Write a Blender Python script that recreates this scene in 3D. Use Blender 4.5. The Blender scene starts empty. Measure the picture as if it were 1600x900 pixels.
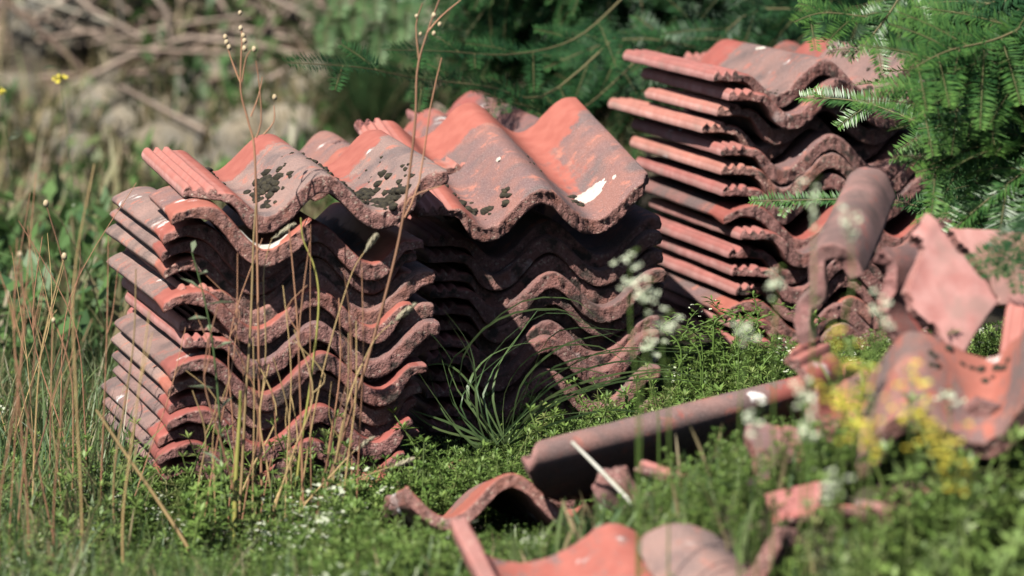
import bpy, bmesh, math, random
import numpy as np
from mathutils import Vector, Matrix, noise

R = math.radians
rng = random.Random(7)
nrng = np.random.default_rng(11)
scene = bpy.context.scene
COL = scene.collection

# ------------------------------------------------------------------ camera
PITCH = R(8.3)
CAM = Vector((0.0, -4.35, 0.915))
LENS = 123.0
PXA = 36.0 / LENS / 1600.0
FWD = Vector((0, math.cos(PITCH), -math.sin(PITCH)))
UP = Vector((0, math.sin(PITCH), math.cos(PITCH)))
RIGHT = Vector((1, 0, 0))
cam_d = bpy.data.cameras.new('camera')
cam = bpy.data.objects.new('camera', cam_d)
COL.objects.link(cam)
cam.location = CAM
cam.rotation_euler = (R(90) - PITCH, 0, 0)
cam_d.lens = LENS
cam_d.sensor_width = 36.0
cam_d.clip_start = 0.05
cam_d.clip_end = 400.0
cam_d.dof.use_dof = True
cam_d.dof.focus_distance = 4.62
cam_d.dof.aperture_fstop = 4.0
cam_d.dof.aperture_blades = 0
scene.camera = cam

# ------------------------------------------------------------------ sky and sun
SUN_EL, SUN_AZ = 50.0, 217.0      # azimuth clockwise from +Y: behind and left of the camera
world = bpy.data.worlds.new('World')
scene.world = world
world.use_nodes = True
wn = world.node_tree.nodes
wl = world.node_tree.links
wn.clear()
w_out = wn.new('ShaderNodeOutputWorld')
w_bg = wn.new('ShaderNodeBackground')
w_sky = wn.new('ShaderNodeTexSky')
w_sky.sky_type = 'NISHITA'
w_sky.sun_disc = False
w_sky.sun_elevation = R(SUN_EL)
w_sky.sun_rotation = R(SUN_AZ)
w_bg.inputs['Strength'].default_value = 0.05
wl.new(w_sky.outputs[0], w_bg.inputs['Color'])
wl.new(w_bg.outputs[0], w_out.inputs['Surface'])
sun_d = bpy.data.lights.new('sun', 'SUN')
sun_d.energy = 5.0
sun_d.angle = R(0.5)
sun_d.color = (1.0, 0.95, 0.86)
sun = bpy.data.objects.new('sun', sun_d)
COL.objects.link(sun)
sv = Vector((math.sin(R(SUN_AZ)) * math.cos(R(SUN_EL)), math.cos(R(SUN_AZ)) * math.cos(R(SUN_EL)), math.sin(R(SUN_EL))))
sun.rotation_euler = sv.to_track_quat('Z', 'Y').to_euler()
sun.location = sv * 20
scene.view_settings.view_transform = 'Standard'
scene.view_settings.look = 'None'
scene.view_settings.gamma = 1.0
scene.view_settings.use_curve_mapping = False
scene.view_settings.exposure = 0.88
scene.render.engine = 'CYCLES'
scene.cycles.max_bounces = 3
scene.cycles.diffuse_bounces = 0
scene.cycles.glossy_bounces = 1
scene.cycles.transmission_bounces = 4
scene.cycles.transparent_max_bounces = 3
scene.cycles.use_denoising = True

# ------------------------------------------------------------------ helpers
def P(px, py, d):
    """World point seen at photograph pixel (px, py) (1600x900) at depth d."""
    return CAM + (FWD + RIGHT * ((px - 800) * PXA) + UP * ((450 - py) * PXA)) * d

def sm(a, b, x):
    t = min(1.0, max(0.0, (x - a) / (b - a)))
    return t * t * (3 - 2 * t)

def fbm(p, s, o=3):
    return noise.fractal(p * s, 1.0, 2.0, o)

def mesh_obj(name, verts, faces, mat, parent=None, smooth=True, attrs=None, uvs=None):
    me = bpy.data.meshes.new(name)
    me.from_pydata([tuple(v) for v in verts], [], faces)
    if smooth:
        me.polygons.foreach_set('use_smooth', [True] * len(me.polygons))
    if attrs:
        for an, vals in attrs.items():
            a = me.attributes.new(an, 'FLOAT_COLOR', 'POINT')
            a.data.foreach_set('color', np.asarray(vals, dtype=np.float32).ravel())
    if mat: me.materials.append(mat)
    me.update()
    o = bpy.data.objects.new(name, me)
    COL.objects.link(o)
    if parent: o.parent = parent
    return o

def mesh_np(name, V, F, mat, parent=None, tint=None, smooth=False):
    """V (n,3) array, F (m,k) array with k constant."""
    me = bpy.data.meshes.new(name)
    n, m, k = len(V), len(F), F.shape[1]
    me.vertices.add(n)
    me.vertices.foreach_set('co', np.asarray(V, dtype=np.float32).ravel())
    me.loops.add(m * k)
    me.loops.foreach_set('vertex_index', np.asarray(F, dtype=np.int32).ravel())
    me.polygons.add(m)
    me.polygons.foreach_set('loop_start', np.arange(0, m * k, k, dtype=np.int32))
    me.polygons.foreach_set('loop_total', np.full(m, k, dtype=np.int32))
    if smooth: me.polygons.foreach_set('use_smooth', np.ones(m, dtype=bool))
    if tint is not None:
        a = me.attributes.new('tint', 'FLOAT_COLOR', 'POINT')
        a.data.foreach_set('color', np.asarray(tint, dtype=np.float32).ravel())
    me.materials.append(mat)
    me.update(calc_edges=True)
    o = bpy.data.objects.new(name, me)
    COL.objects.link(o)
    if parent: o.parent = parent
    return o

def thing(name, label, cat, loc=(0, 0, 0), group=None):
    o = bpy.data.objects.new(name, None)
    o.empty_display_size = 0.05
    COL.objects.link(o)
    o.location = loc
    tag(o, label, cat, group)
    return o

def tag(o, label=None, cat=None, group=None, kind=None):
    if label: o['label'] = label
    if cat: o['category'] = cat
    if group: o['group'] = group
    if kind: o['kind'] = kind
    return o

def tube(pts, radii, sides=5, verts=None, faces=None):
    """Tapered tube through pts; appended to verts/faces (quads)."""
    if verts is None: verts, faces = [], []
    base = len(verts)
    n = len(pts)
    prev = None
    for i, p in enumerate(pts):
        t = (pts[min(i + 1, n - 1)] - pts[max(i - 1, 0)])
        if t.length < 1e-9: t = Vector((0, 0, 1))
        t.normalize()
        ref = prev if prev else (Vector((1, 0, 0)) if abs(t.x) < .8 else Vector((0, 1, 0)))
        a = (ref - t * ref.dot(t)).normalized()
        b = t.cross(a)
        prev = a
        r = radii[i] if hasattr(radii, '__len__') else radii
        for k in range(sides):
            an = 2 * math.pi * k / sides
            verts.append(p + a * (math.cos(an) * r) + b * (math.sin(an) * r))
    for i in range(n - 1):
        for k in range(sides):
            k2 = (k + 1) % sides
            faces.append((base + i * sides + k, base + i * sides + k2, base + (i + 1) * sides + k2, base + (i + 1) * sides + k))
    return verts, faces

def smooth_path(pts, n):
    """Catmull-Rom resampling of a list of Vectors."""
    out = []
    m = len(pts) - 1
    for j in range(n):
        u = j / (n - 1) * m
        i = min(int(u), m - 1)
        f = u - i
        p0, p1, p2, p3 = pts[max(i - 1, 0)], pts[i], pts[i + 1], pts[min(i + 2, m)]
        out.append(0.5 * ((2 * p1) + (p2 - p0) * f + (2 * p0 - 5 * p1 + 4 * p2 - p3) * f * f + (3 * p1 - p0 - 3 * p2 + p3) * f ** 3))
    return out

# ------------------------------------------------------------------ materials
def new_mat(name):
    m = bpy.data.materials.new(name)
    m.use_nodes = True
    nt = m.node_tree
    nt.nodes.clear()
    out = nt.nodes.new('ShaderNodeOutputMaterial')
    b = nt.nodes.new('ShaderNodeBsdfPrincipled')
    nt.links.new(b.outputs[0], out.inputs['Surface'])
    return m, nt, b

class G:
    """Small node-graph writer."""
    def __init__(s, nt): s.nt = nt
    def n(s, t, **kw):
        nd = s.nt.nodes.new(t)
        for k, v in kw.items(): setattr(nd, k, v)
        return nd
    def set(s, sock, v):
        if hasattr(v, 'is_output') or isinstance(v, bpy.types.NodeSocket): s.nt.links.new(v, sock)
        else: sock.default_value = v
    def math(s, op, a, b=0.5, c=None, clamp=False):
        nd = s.n('ShaderNodeMath', operation=op, use_clamp=clamp)
        s.set(nd.inputs[0], a); s.set(nd.inputs[1], b)
        if c is not None: s.set(nd.inputs[2], c)
        return nd.outputs[0]
    def mix(s, f, a, b, blend='MIX'):
        nd = s.n('ShaderNodeMix', data_type='RGBA', blend_type=blend)
        s.set(nd.inputs['Factor'], f)
        s.set(nd.inputs['A'], a if not isinstance(a, tuple) else (*a, 1) if len(a) == 3 else a)
        s.set(nd.inputs['B'], b if not isinstance(b, tuple) else (*b, 1) if len(b) == 3 else b)
        return nd.outputs['Result']
    def noise(s, vec, scale, detail=3, rough=.55, dist=0):
        nd = s.n('ShaderNodeTexNoise')
        s.set(nd.inputs['Vector'], vec)
        nd.inputs['Scale'].default_value = scale
        nd.inputs['Detail'].default_value = detail
        nd.inputs['Roughness'].default_value = rough
        nd.inputs['Distortion'].default_value = dist
        return nd.outputs['Fac']
    def ramp(s, f, a, b, interp='LINEAR'):
        nd = s.n('ShaderNodeMapRange', interpolation_type=interp, clamp=True)
        s.set(nd.inputs['Value'], f)
        nd.inputs['From Min'].default_value = a
        nd.inputs['From Max'].default_value = b
        return nd.outputs['Result']

def tile_material():
    m, nt, b = new_mat('concrete_roof_tile')
    g = G(nt)
    tc = g.n('ShaderNodeTexCoord')
    oi = g.n('ShaderNodeObjectInfo')
    off = g.n('ShaderNodeVectorMath', operation='ADD')
    comb = g.n('ShaderNodeCombineXYZ')
    for k, f in enumerate((13.7, 7.9, 5.3)):
        g.set(comb.inputs[k], g.math('MULTIPLY', oi.outputs['Random'], f))
    g.set(off.inputs[0], tc.outputs['Object']); g.set(off.inputs[1], comb.outputs[0])
    v = off.outputs[0]
    at = g.n('ShaderNodeAttribute', attribute_name='zone')
    sep = g.n('ShaderNodeSeparateColor')
    g.set(sep.inputs[0], at.outputs['Color'])
    zr, zg, zb = sep.outputs
    def prop(nm):
        a = g.n('ShaderNodeAttribute', attribute_name=nm, attribute_type='OBJECT')
        return a.outputs['Fac']
    age, grime, lime, pale = prop('age'), prop('grime'), prop('lime'), prop('pale')
    def ncol(scale, detail, rough=.55, dist=0):
        nd = g.n('ShaderNodeTexNoise')
        g.set(nd.inputs['Vector'], v)
        nd.inputs['Scale'].default_value = scale; nd.inputs['Detail'].default_value = detail
        nd.inputs['Roughness'].default_value = rough; nd.inputs['Distortion'].default_value = dist
        sp = g.n('ShaderNodeSeparateColor'); g.set(sp.inputs[0], nd.outputs['Color'])
        return sp.outputs
    lo = ncol(14, 3)
    mi = ncol(42, 3)
    grain = g.noise(v, 620, 1, .7)
    # fresh coating
    fresh = g.mix(g.ramp(mi[0], .35, .65), (.30, .060, .035), (.35, .082, .050))
    # weathered granular coat
    wea = g.mix(g.ramp(lo[0], .38, .62), (.235, .080, .060), (.150, .078, .080))
    wea = g.mix(pale, wea, g.mix(g.ramp(lo[0], .38, .62), (.29, .165, .135), (.21, .135, .118)))
    wea = g.mix(g.ramp(mi[1], .57, .68), wea, (.38, .115, .07))
    wea = g.mix(g.math('MULTIPLY', g.ramp(lo[1], .52, .66), .85), wea, (.12, .09, .09))
    wea = g.mix(g.math('MULTIPLY', g.ramp(grain, .55, .70), .55), wea, (.38, .25, .22))
    wea = g.mix(g.math('MULTIPLY', g.ramp(grain, .46, .32), .65), wea, (.10, .058, .052))
    mp = g.n('ShaderNodeVectorMath', operation='MULTIPLY')
    g.set(mp.inputs[0], v); mp.inputs[1].default_value = (1.0, .16, 1.0)
    streak = g.noise(mp.outputs[0], 75, 2)
    wf = g.math('ADD', zg, g.math('MULTIPLY', g.math('SUBTRACT', mi[2], .5), .9))
    wf = g.math('ADD', wf, g.math('MULTIPLY', g.math('SUBTRACT', streak, .5), .8))
    wf = g.math('ADD', wf, g.math('MULTIPLY', g.math('SUBTRACT', grain, .5), .5))
    wf = g.math('ADD', wf, g.math('SUBTRACT', age, .5))
    wf = g.ramp(wf, .40, .60)
    col = g.mix(wf, fresh, wea)
    # moulded pink cement sides and underside
    pink = g.mix(g.ramp(mi[1], .35, .65), (.41, .150, .125), (.49, .225, .195))
    pink = g.mix(g.ramp(lo[2], .54, .64), pink, (.36, .19, .16))
    col = g.mix(g.math('MULTIPLY', zb, 1.0), col, pink)
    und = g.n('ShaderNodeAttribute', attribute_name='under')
    gap_shade = g.mix(g.ramp(mi[0], .4, .6), (.055, .032, .026), (.12, .060, .048))
    col = g.mix(und.outputs['Fac'], col, gap_shade)  # undersides painted dark brown so the gaps between tiles look shaded
    # broken, pebbly ends
    vor = g.n('ShaderNodeTexVoronoi', feature='F1')
    g.set(vor.inputs['Vector'], v); vor.inputs['Scale'].default_value = 330
    vcol = g.n('ShaderNodeSeparateColor'); g.set(vcol.inputs[0], vor.outputs['Color'])
    ro = g.mix(vcol.outputs[0], (.17, .070, .058), (.29, .128, .108))
    ro = g.mix(g.math('MULTIPLY', g.ramp(vcol.outputs[1], .90, .97), .7), ro, (.44, .33, .26))
    ro = g.mix(g.ramp(mi[0], .50, .66), ro, (.22, .078, .056))
    ro = g.mix(g.ramp(g.math('ADD', mi[1], g.math('MULTIPLY', grime, .3)), .64, .76), ro, (.045, .032, .026))
    col = g.mix(zr, col, ro)
    # soot and dirt on old tiles
    gr = g.math('MULTIPLY', g.ramp(lo[1], .38, .60), g.math('MULTIPLY', grime, .8))
    col = g.mix(gr, col, (.085, .055, .045))
    # lime bloom
    lm = g.ramp(g.math('ADD', g.math('ADD', g.math('MULTIPLY', lo[2], .8), g.math('MULTIPLY', mi[2], .2)), g.math('MULTIPLY', lime, .075)), .665, .715)
    lm = g.math('MULTIPLY', lm, g.math('SUBTRACT', 1.0, g.math('MULTIPLY', zr, .75)))
    lm = g.math('MULTIPLY', lm, g.ramp(g.math('ADD', g.math('MULTIPLY', mi[0], .6), g.math('MULTIPLY', grain, .4)), .40, .52))
    col = g.mix(lm, col, (.72, .68, .66))
    hsv = g.n('ShaderNodeHueSaturation')
    g.set(hsv.inputs['Color'], col)
    hsv.inputs['Saturation'].default_value = .88
    g.set(hsv.inputs['Hue'], g.math('ADD', .4925, g.math('MULTIPLY', oi.outputs['Random'], .013)))
    g.set(hsv.inputs['Value'], g.math('ADD', .86, g.math('MULTIPLY', oi.outputs['Random'], .26)))
    g.set(b.inputs['Base Color'], hsv.outputs[0])
    rgh = g.math('ADD', .58, g.math('MULTIPLY', g.math('MAXIMUM', g.math('MAXIMUM', wf, zr), zb), .32))
    g.set(b.inputs['Roughness'], rgh)
    b.inputs['Specular IOR Level'].default_value = .4
    # relief: sand grains everywhere exposed, pebbles on the ends
    h1 = g.math('MULTIPLY', grain, g.math('ADD', .12, g.math('MULTIPLY', wf, .7)))
    h2 = g.math('MULTIPLY', g.math('SUBTRACT', g.math('MULTIPLY', g.noise(v, 260, 3, .75), 2.2), g.math('MULTIPLY', vor.outputs['Distance'], .6)), g.math('MULTIPLY', zr, 1.3))
    hh = g.math('ADD', h1, h2)
    bp = g.n('ShaderNodeBump')
    bp.inputs['Strength'].default_value = .75
    bp.inputs['Distance'].default_value = .0016
    g.set(bp.inputs['Height'], hh)
    g.set(b.inputs['Normal'], bp.outputs[0])
    return m

def leaf_material(name, c1, c2, rough=.5, trans=.25, vary=.5, spec=.4):
    """Foliage: colour from the point attribute 'tint' (r: mix, g: dryness)."""
    m, nt, b = new_mat(name)
    g = G(nt)
    at = g.n('ShaderNodeAttribute', attribute_name='tint')
    sep = g.n('ShaderNodeSeparateColor'); g.set(sep.inputs[0], at.outputs['Color'])
    col = g.mix(sep.outputs[0], c1, c2)
    col = g.mix(sep.outputs[1], col, (.29, .22, .125))
    col = g.mix(sep.outputs[2], col, (.62, .64, .52))
    g.set(b.inputs['Base Color'], col)
    b.inputs['Roughness'].default_value = rough
    b.inputs['Specular IOR Level'].default_value = spec
    tr = g.n('ShaderNodeBsdfTranslucent')
    br = g.mix(.5, col, (1, 1, .3), 'MULTIPLY')
    g.set(tr.inputs['Color'], col)
    mx = g.n('ShaderNodeMixShader'); mx.inputs[0].default_value = trans
    nt.links.new(b.outputs[0], mx.inputs[1]); nt.links.new(tr.outputs[0], mx.inputs[2])
    out = [n for n in nt.nodes if n.type == 'OUTPUT_MATERIAL'][0]
    nt.links.new(mx.outputs[0], out.inputs['Surface'])
    return m

def plain_material(name, c1, c2, scale=40, rough=.8, bump=0.0, bscale=200, dist=.002, hue_var=False):
    m, nt, b = new_mat(name)
    g = G(nt)
    tc = g.n('ShaderNodeTexCoord')
    col = g.mix(g.ramp(g.noise(tc.outputs['Object'], scale, 4), .35, .65), c1, c2)
    if hue_var:
        oi = g.n('ShaderNodeObjectInfo')
        hs = g.n('ShaderNodeHueSaturation'); g.set(hs.inputs['Color'], col)
        g.set(hs.inputs['Value'], g.math('ADD', .65, g.math('MULTIPLY', oi.outputs['Random'], .7)))
        col = hs.outputs[0]
    g.set(b.inputs['Base Color'], col)
    b.inputs['Roughness'].default_value = rough
    if bump:
        bp = g.n('ShaderNodeBump'); bp.inputs['Strength'].default_value = bump; bp.inputs['Distance'].default_value = dist
        g.set(bp.inputs['Height'], g.noise(tc.outputs['Object'], bscale, 4))
        g.set(b.inputs['Normal'], bp.outputs[0])
    return m

def soil_material(name, c1, c2, scale, rough, bump, bscale, dist):
    """Earth by the stacks darkened to deepen the shade between plants, dry pale earth on the bank."""
    m = plain_material(name, c1, c2, scale, rough, bump, bscale, dist)
    nt = m.node_tree; g = G(nt)
    b = [n for n in nt.nodes if n.type == 'BSDF_PRINCIPLED'][0]
    old = b.inputs['Base Color'].links[0].from_socket
    tc = g.n('ShaderNodeTexCoord'); sp = g.n('ShaderNodeSeparateXYZ'); g.set(sp.inputs[0], tc.outputs['Object'])
    f = g.math('MULTIPLY', g.ramp(sp.outputs[1], 2.0, 3.2), g.ramp(g.noise(tc.outputs['Object'], 3.5, 4), .38, .60))
    g.set(b.inputs['Base Color'], g.mix(f, old, (.21, .155, .115)))
    return m

M_TILE = tile_material()
M_MOSS = plain_material('dry_moss', (.010, .008, .006), (.048, .040, .022), 160, .95, .8, 900, .002)
M_LIME = plain_material('lime_patch', (.58, .55, .49), (.40, .34, .29), 110, .9, .4, 500, .0006)
M_SOIL = soil_material('soil', (.032, .024, .016), (.055, .045, .024), 9, .95, .8, 60, .01)
M_COVER = leaf_material('bedstraw', (.065, .135, .028), (.20, .30, .070), .5, .3)
M_GRASS = leaf_material('grass_blade', (.055, .115, .045), (.16, .21, .080), .45, .3)
M_YEW = leaf_material('yew_needle', (.011, .042, .017), (.045, .118, .032), .45, .2, spec=.22)
M_YTIP = leaf_material('yew_young_needle', (.022, .075, .020), (.115, .225, .045), .38, .2, spec=.35)
M_WOOD = plain_material('yew_twig', (.10, .075, .035), (.13, .14, .04), 60, .8)
M_BARK = plain_material('bark', (.09, .055, .04), (.15, .10, .08), 25, .9, .8, 60, .01)
M_STALK = plain_material('dry_red_stalk', (.22, .10, .055), (.32, .17, .095), 12, .6, hue_var=True)
M_STRAW = plain_material('straw_stalk', (.28, .185, .08), (.38, .27, .125), 12, .6, hue_var=True)
M_GSTALK = plain_material('green_yellow_stalk', (.22, .22, .05), (.30, .26, .07), 12, .5)
M_SEED = plain_material('seed_head', (.34, .25, .14), (.48, .40, .27), 200, .8)
M_WHITE = plain_material('pale_blossom', (.44, .50, .33), (.60, .64, .48), 200, .7)
M_PALE = plain_material('bleached_straw', (.62, .60, .50), (.72, .70, .62), 60, .7)
M_YELLOW = plain_material('yellow_blossom', (.50, .42, .03), (.60, .50, .06), 200, .6)
M_ROCK = plain_material('bank_stone', (.20, .165, .115), (.12, .115, .10), 7, .9, .7, 25, .02, hue_var=True)
M_TWIG = leaf_material('dry_twig', (.13, .085, .062), (.30, .235, .19), .85, .0)
M_WEED = leaf_material('weed_leaf', (.045, .10, .035), (.11, .20, .055), .5, .3)
M_SHRUB = leaf_material('shrub_leaf', (.065, .14, .055), (.15, .26, .09), .5, .3)

# ------------------------------------------------------------------ terrain
def H(x, y):
    h = 0.0
    h += .175 * math.exp(-((x - .44) / .38) ** 2 - ((y + .66) / .38) ** 2)      # rubble mound, right foreground
    h += .09 * math.exp(-((x - .55) / .40) ** 2 - ((y - .35) / .75) ** 2)       # rise towards the right stack
    h -= .02 * sm(-.2, -.9, x) * sm(.5, -.5, y)
    bank = sm(2.6, 9.0, y + .25 * math.sin(x * 1.3)) * 2.9
    h += bank * (1 - .45 * sm(.2, 1.8, x)) + .10 * sm(7, 60, abs(y)) 
    h += .018 * noise.noise(Vector((x * 2.3, y * 2.3, 3.1))) + .010 * noise.noise(Vector((x * 8, y * 8, 1.7)))
    h += sm(1.4, 2.6, y) * .10 * noise.noise(Vector((x * 3.1, y * 3.1, 9)))
    return h

def axis(dense_lo, dense_hi, step, far):
    a = list(np.arange(dense_lo, dense_hi + 1e-6, step))
    s, p, q = step, dense_lo, dense_hi
    lo, hi = [], []
    while p > -far:
        s *= 1.35; p -= s; lo.append(p)
    s = step
    while q < far:
        s *= 1.35; q += s; hi.append(q)
    return lo[::-1] + a + hi

gx, gy = axis(-1.8, 1.8, .05, 90), axis(-1.6, 5.6, .05, 90)
gv = [(x, y, H(x, y)) for y in gy for x in gx]
nx = len(gx)
gf = [(j * nx + i, j * nx + i + 1, (j + 1) * nx + i + 1, (j + 1) * nx + i) for j in range(len(gy) - 1) for i in range(nx - 1)]
ground = mesh_obj('ground', gv, gf, M_SOIL)
tag(ground, 'earth ground rising to a bank behind the tile stacks', None, None, 'structure')

# ------------------------------------------------------------------ roof tiles
TW, TL = .33, .42
AMP = .050
RIM = .030
def prof(x, AMP=AMP):
    """Top surface height across a double-roll tile (x from the ribbed left rim)."""
    if x < .050: z = RIM
    elif x < .095: z = RIM * (.5 + .5 * math.cos(math.pi * (x - .050) / .045))
    elif x < .245: z = AMP * (.5 - .5 * math.cos(2 * math.pi * (x - .095) / .150))
    elif x < .320: z = AMP * (.5 - .5 * math.cos(math.pi * (x - .245) / .075))
    else: z = AMP - (x - .320) ** 2 * 7
    return z

def thick(x):
    if x < .048: return .012
    return .011 + .0070 * sm(.048, .075, x) - .0095 * sm(.300, .350, x)

def tile_mesh(name, seed, x0=0.0, x1=TW, yf=None, yb=None, ncol=132, m=6, chip=1.0, wob=0.0, amp=AMP, fine_back=False, left_broken=False, right_broken=False):
    """A roof tile, or a fragment of one, as a closed shell. Local x: width (centred), y: length (0 front), z: up."""
    yf = yf or (lambda x: 0.0)
    yb = yb or (lambda x: TL)
    so = Vector((seed * 3.17, seed * 1.31, seed * 2.77))
    st = [0, .004, .010, .022, .06, .13, .22, .31, .40, .50, .60, .69, .78, .87, .94, .978, .99, .996, 1.0]
    ncol = max(24, int(ncol * (x1 - x0) / TW))
    xs = [x0 + (x1 - x0) * i / ncol for i in range(ncol + 1)]
    dt = {}
    def ends(x):
        nf = noise.noise(Vector((x * 55, 0, 0)) + so) * .0026 + noise.noise(Vector((x * 210, 5, 0)) + so) * .0016
        big = max(0, noise.noise(Vector((x * 16, 9, 0)) + so) - .32) * .045
        nb = noise.noise(Vector((x * 55, 20, 0)) + so) * .0026 + noise.noise(Vector((x * 210, 25, 0)) + so) * .0016
        bigb = max(0, noise.noise(Vector((x * 16, 29, 0)) + so) - .30) * .045
        return yf(x) + (nf + big) * chip, yb(x) - (nb + bigb) * chip
    E = [ends(x) for x in xs]
    Z = [prof(x, amp) for x in xs]
    S = []
    for i in range(ncol + 1):
        a, c = max(0, i - 1), min(ncol, i + 1)
        S.append((Z[c] - Z[a]) / (xs[c] - xs[a]))
    T = [thick(x) * (1 + .20 * min(1.0, abs(s)) ** 2) * (1 + .45 * max(0, min(1.8, abs(s)) - .9)) for x, s in zip(xs, S)]
    verts, zone, under = [], [], []
    def rib(x):
        h = 0
        for c in (.0055, .0190, .0325):
            d = abs(x - c)
            if d < .0045: h = max(h, .0052 * sm(.0045, .0022, d))
        return h
    rounded = lambda v: .0022 * (math.exp(-v / .0035))
    def vtx(i, k, sidx):
        """column i, thickness step k (0 top .. m bottom), station sidx"""
        x = xs[i]
        f = st[sidx]
        y0, y1 = E[i]
        y = y0 + (y1 - y0) * f
        t = T[i]
        dend = min(y - y0, y1 - y)
        nose = .0065 * sm(.05, .008, (y1 - y) if fine_back else (y - y0)) * sm(.03, .07, x)
        ztop = Z[i] + (0 if fine_back else rib(x)) - (rounded(dend) if True else 0)
        zbot = Z[i] - t - nose + rounded(dend) * .6
        z = ztop + (zbot - ztop) * k / m
        if k == 0: dx = 0
        else: dx = 0
        if i == 0: dx = .0012 * (1 - abs(2 * k / m - 1)) * -1
        if i == ncol: dx = .0022 * (1 - abs(2 * k / m - 1))
        p = Vector((x - TW / 2 + dx, y - TL / 2, z))
        if wob and (i < 3 or i > ncol - 3):
            e_ = noise.noise(Vector((y * 22, i * .05, 7)) + so) * wob + noise.noise(Vector((y * 75, i * .05, 3)) + so) * wob * .4
            p.x += e_ if i < 3 else -e_
        w = fbm(p + so, 40, 2) * .0009
        p.z += w
        cap = sidx == 0 or sidx == len(st) - 1
        bl = (left_broken and i == 0) or (right_broken and i == ncol)
        if cap or bl:
            q = p + so
            e = noise.noise(q * 240) * .0019 + noise.noise(q * 90) * .0026 + abs(noise.noise(q * 420)) * .0012
            if cap: p.y += e if sidx == 0 else -e
            if bl: p.x += e * 1.6 * (1 if i == 0 else -1)
            if k == 0: p.z += min(0, noise.noise(q * 130)) * .0035
            if k == m: p.z += max(0, noise.noise(q * 130)) * .0030
        # zone colours
        rr = 1.0 if (cap or bl) and 0 < k < m else (.75 if cap else 0.0)
        ex = sm(.335, .300, y) * sm(.062, .095, x)
        ex = max(ex, sm(.300, .320, x) * sm(.37, .345, y))
        ex -= .62 * math.exp(-((x - .240) / .036) ** 2) * sm(.02, .18, y)
        gg = max(0, min(1, ex))
        bb = 0.0
        if k == m: bb = .5; gg = -1.0 if False else gg
        elif (i == 0) and k > 0: bb = 1.0
        elif (i == ncol) and k > 0: bb = .0
        if x < .046 and k == 0: bb = .35
        if rr == 1.0: bb = 0
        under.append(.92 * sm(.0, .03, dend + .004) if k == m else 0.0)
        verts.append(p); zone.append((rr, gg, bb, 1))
        return len(verts) - 1
    ns = len(st)
    rings = []
    for s in range(ns):
        ring = [vtx(i, 0, s) for i in range(ncol + 1)]
        ring += [vtx(ncol, k, s) for k in range(1, m)]
        ring += [vtx(i, m, s) for i in range(ncol, -1, -1)]
        ring += [vtx(0, k, s) for k in range(m - 1, 0, -1)]
        rings.append(ring)
    faces = []
    L = len(rings[0])
    for s in range(ns - 1):
        a, b_ = rings[s], rings[s + 1]
        for j in range(L):
            j2 = (j + 1) % L
            faces.append((a[j], a[j2], b_[j2], b_[j]))
    for s in (0, ns - 1):
        r = rings[s]
        grid = [[None] * (m + 1) for _ in range(ncol + 1)]
        for i in range(ncol + 1):
            grid[i][0] = r[i]
            grid[i][m] = r[ncol + m + (ncol - i)]
            for k in range(1, m):
                if i == ncol: grid[i][k] = r[ncol + k]
                elif i == 0: grid[i][k] = r[2 * ncol + m + (m - k) + 1 - 1]
                else: grid[i][k] = vtx(i, k, s)
        for i in range(ncol):
            for k in range(m):
                q = (grid[i][k], grid[i][k + 1], grid[i + 1][k + 1], grid[i + 1][k])
                faces.append(q if s == 0 else q[::-1])
    me = bpy.data.meshes.new(name)
    me.from_pydata([tuple(v) for v in verts], [], faces)
    a = me.attributes.new('zone', 'FLOAT_COLOR', 'POINT')
    a.data.foreach_set('color', np.asarray(zone, dtype=np.float32).ravel())
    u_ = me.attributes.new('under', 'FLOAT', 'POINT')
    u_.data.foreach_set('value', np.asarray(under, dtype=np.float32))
    me.polygons.foreach_set('use_smooth', [True] * len(me.polygons))
    me.materials.append(M_TILE)
    me.update()
    return me

SEED = [0]
def add_tile(name, label, mat4, group, age=.5, grime=.2, lime=.3, cat='roof tile', pale=.15, **kw):
    SEED[0] += 1
    me = tile_mesh(name, SEED[0], **kw)
    o = bpy.data.objects.new(name, me)
    COL.objects.link(o)
    o.matrix_world = mat4
    o['age'] = age; o['grime'] = grime; o['lime'] = lime; o['pale'] = pale
    tag(o, label, cat, group, 'thing')
    return o

XF = .365      # a turned tile shows its wider rolled edge
def stack_matrix(px, py, d, yaw, pitch=0., roll=0., flip=False, base=False):
    """Tile whose near left corner is seen at (px, py). yaw turns the length to the left, pitch>0 lifts the far end."""
    rot = Matrix.Rotation(R(yaw), 4, 'Z') @ Matrix.Rotation(R(pitch), 4, 'X') @ Matrix.Rotation(R(roll), 4, 'Y')
    corner = Vector((-(XF - TW / 2) if flip else -TW / 2, -TL / 2, 0 if base else (.045 if flip else .028)))
    loc = P(px, py, d) - rot @ corner
    m = Matrix.Translation(loc) @ rot
    if flip: m = m @ Matrix.Rotation(math.pi, 4, 'Z')
    return m

def basis_matrix(origin, X, Y):
    X = Vector(X).normalized(); Y = Vector(Y)
    Y = (Y - X * Y.dot(X)).normalized()
    Z = X.cross(Y)
    m = Matrix((X, Y, Z)).transposed().to_4x4()
    m.translation = origin
    return m

ORD = ['top', 'second', 'third', 'fourth', 'fifth', 'sixth', 'seventh', 'eighth', 'ninth', 'tenth', 'eleventh', 'twelfth',
       'thirteenth', 'fourteenth', 'fifteenth', 'sixteenth', 'seventeenth', 'eighteenth', 'nineteenth', 'twentieth']

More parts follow.
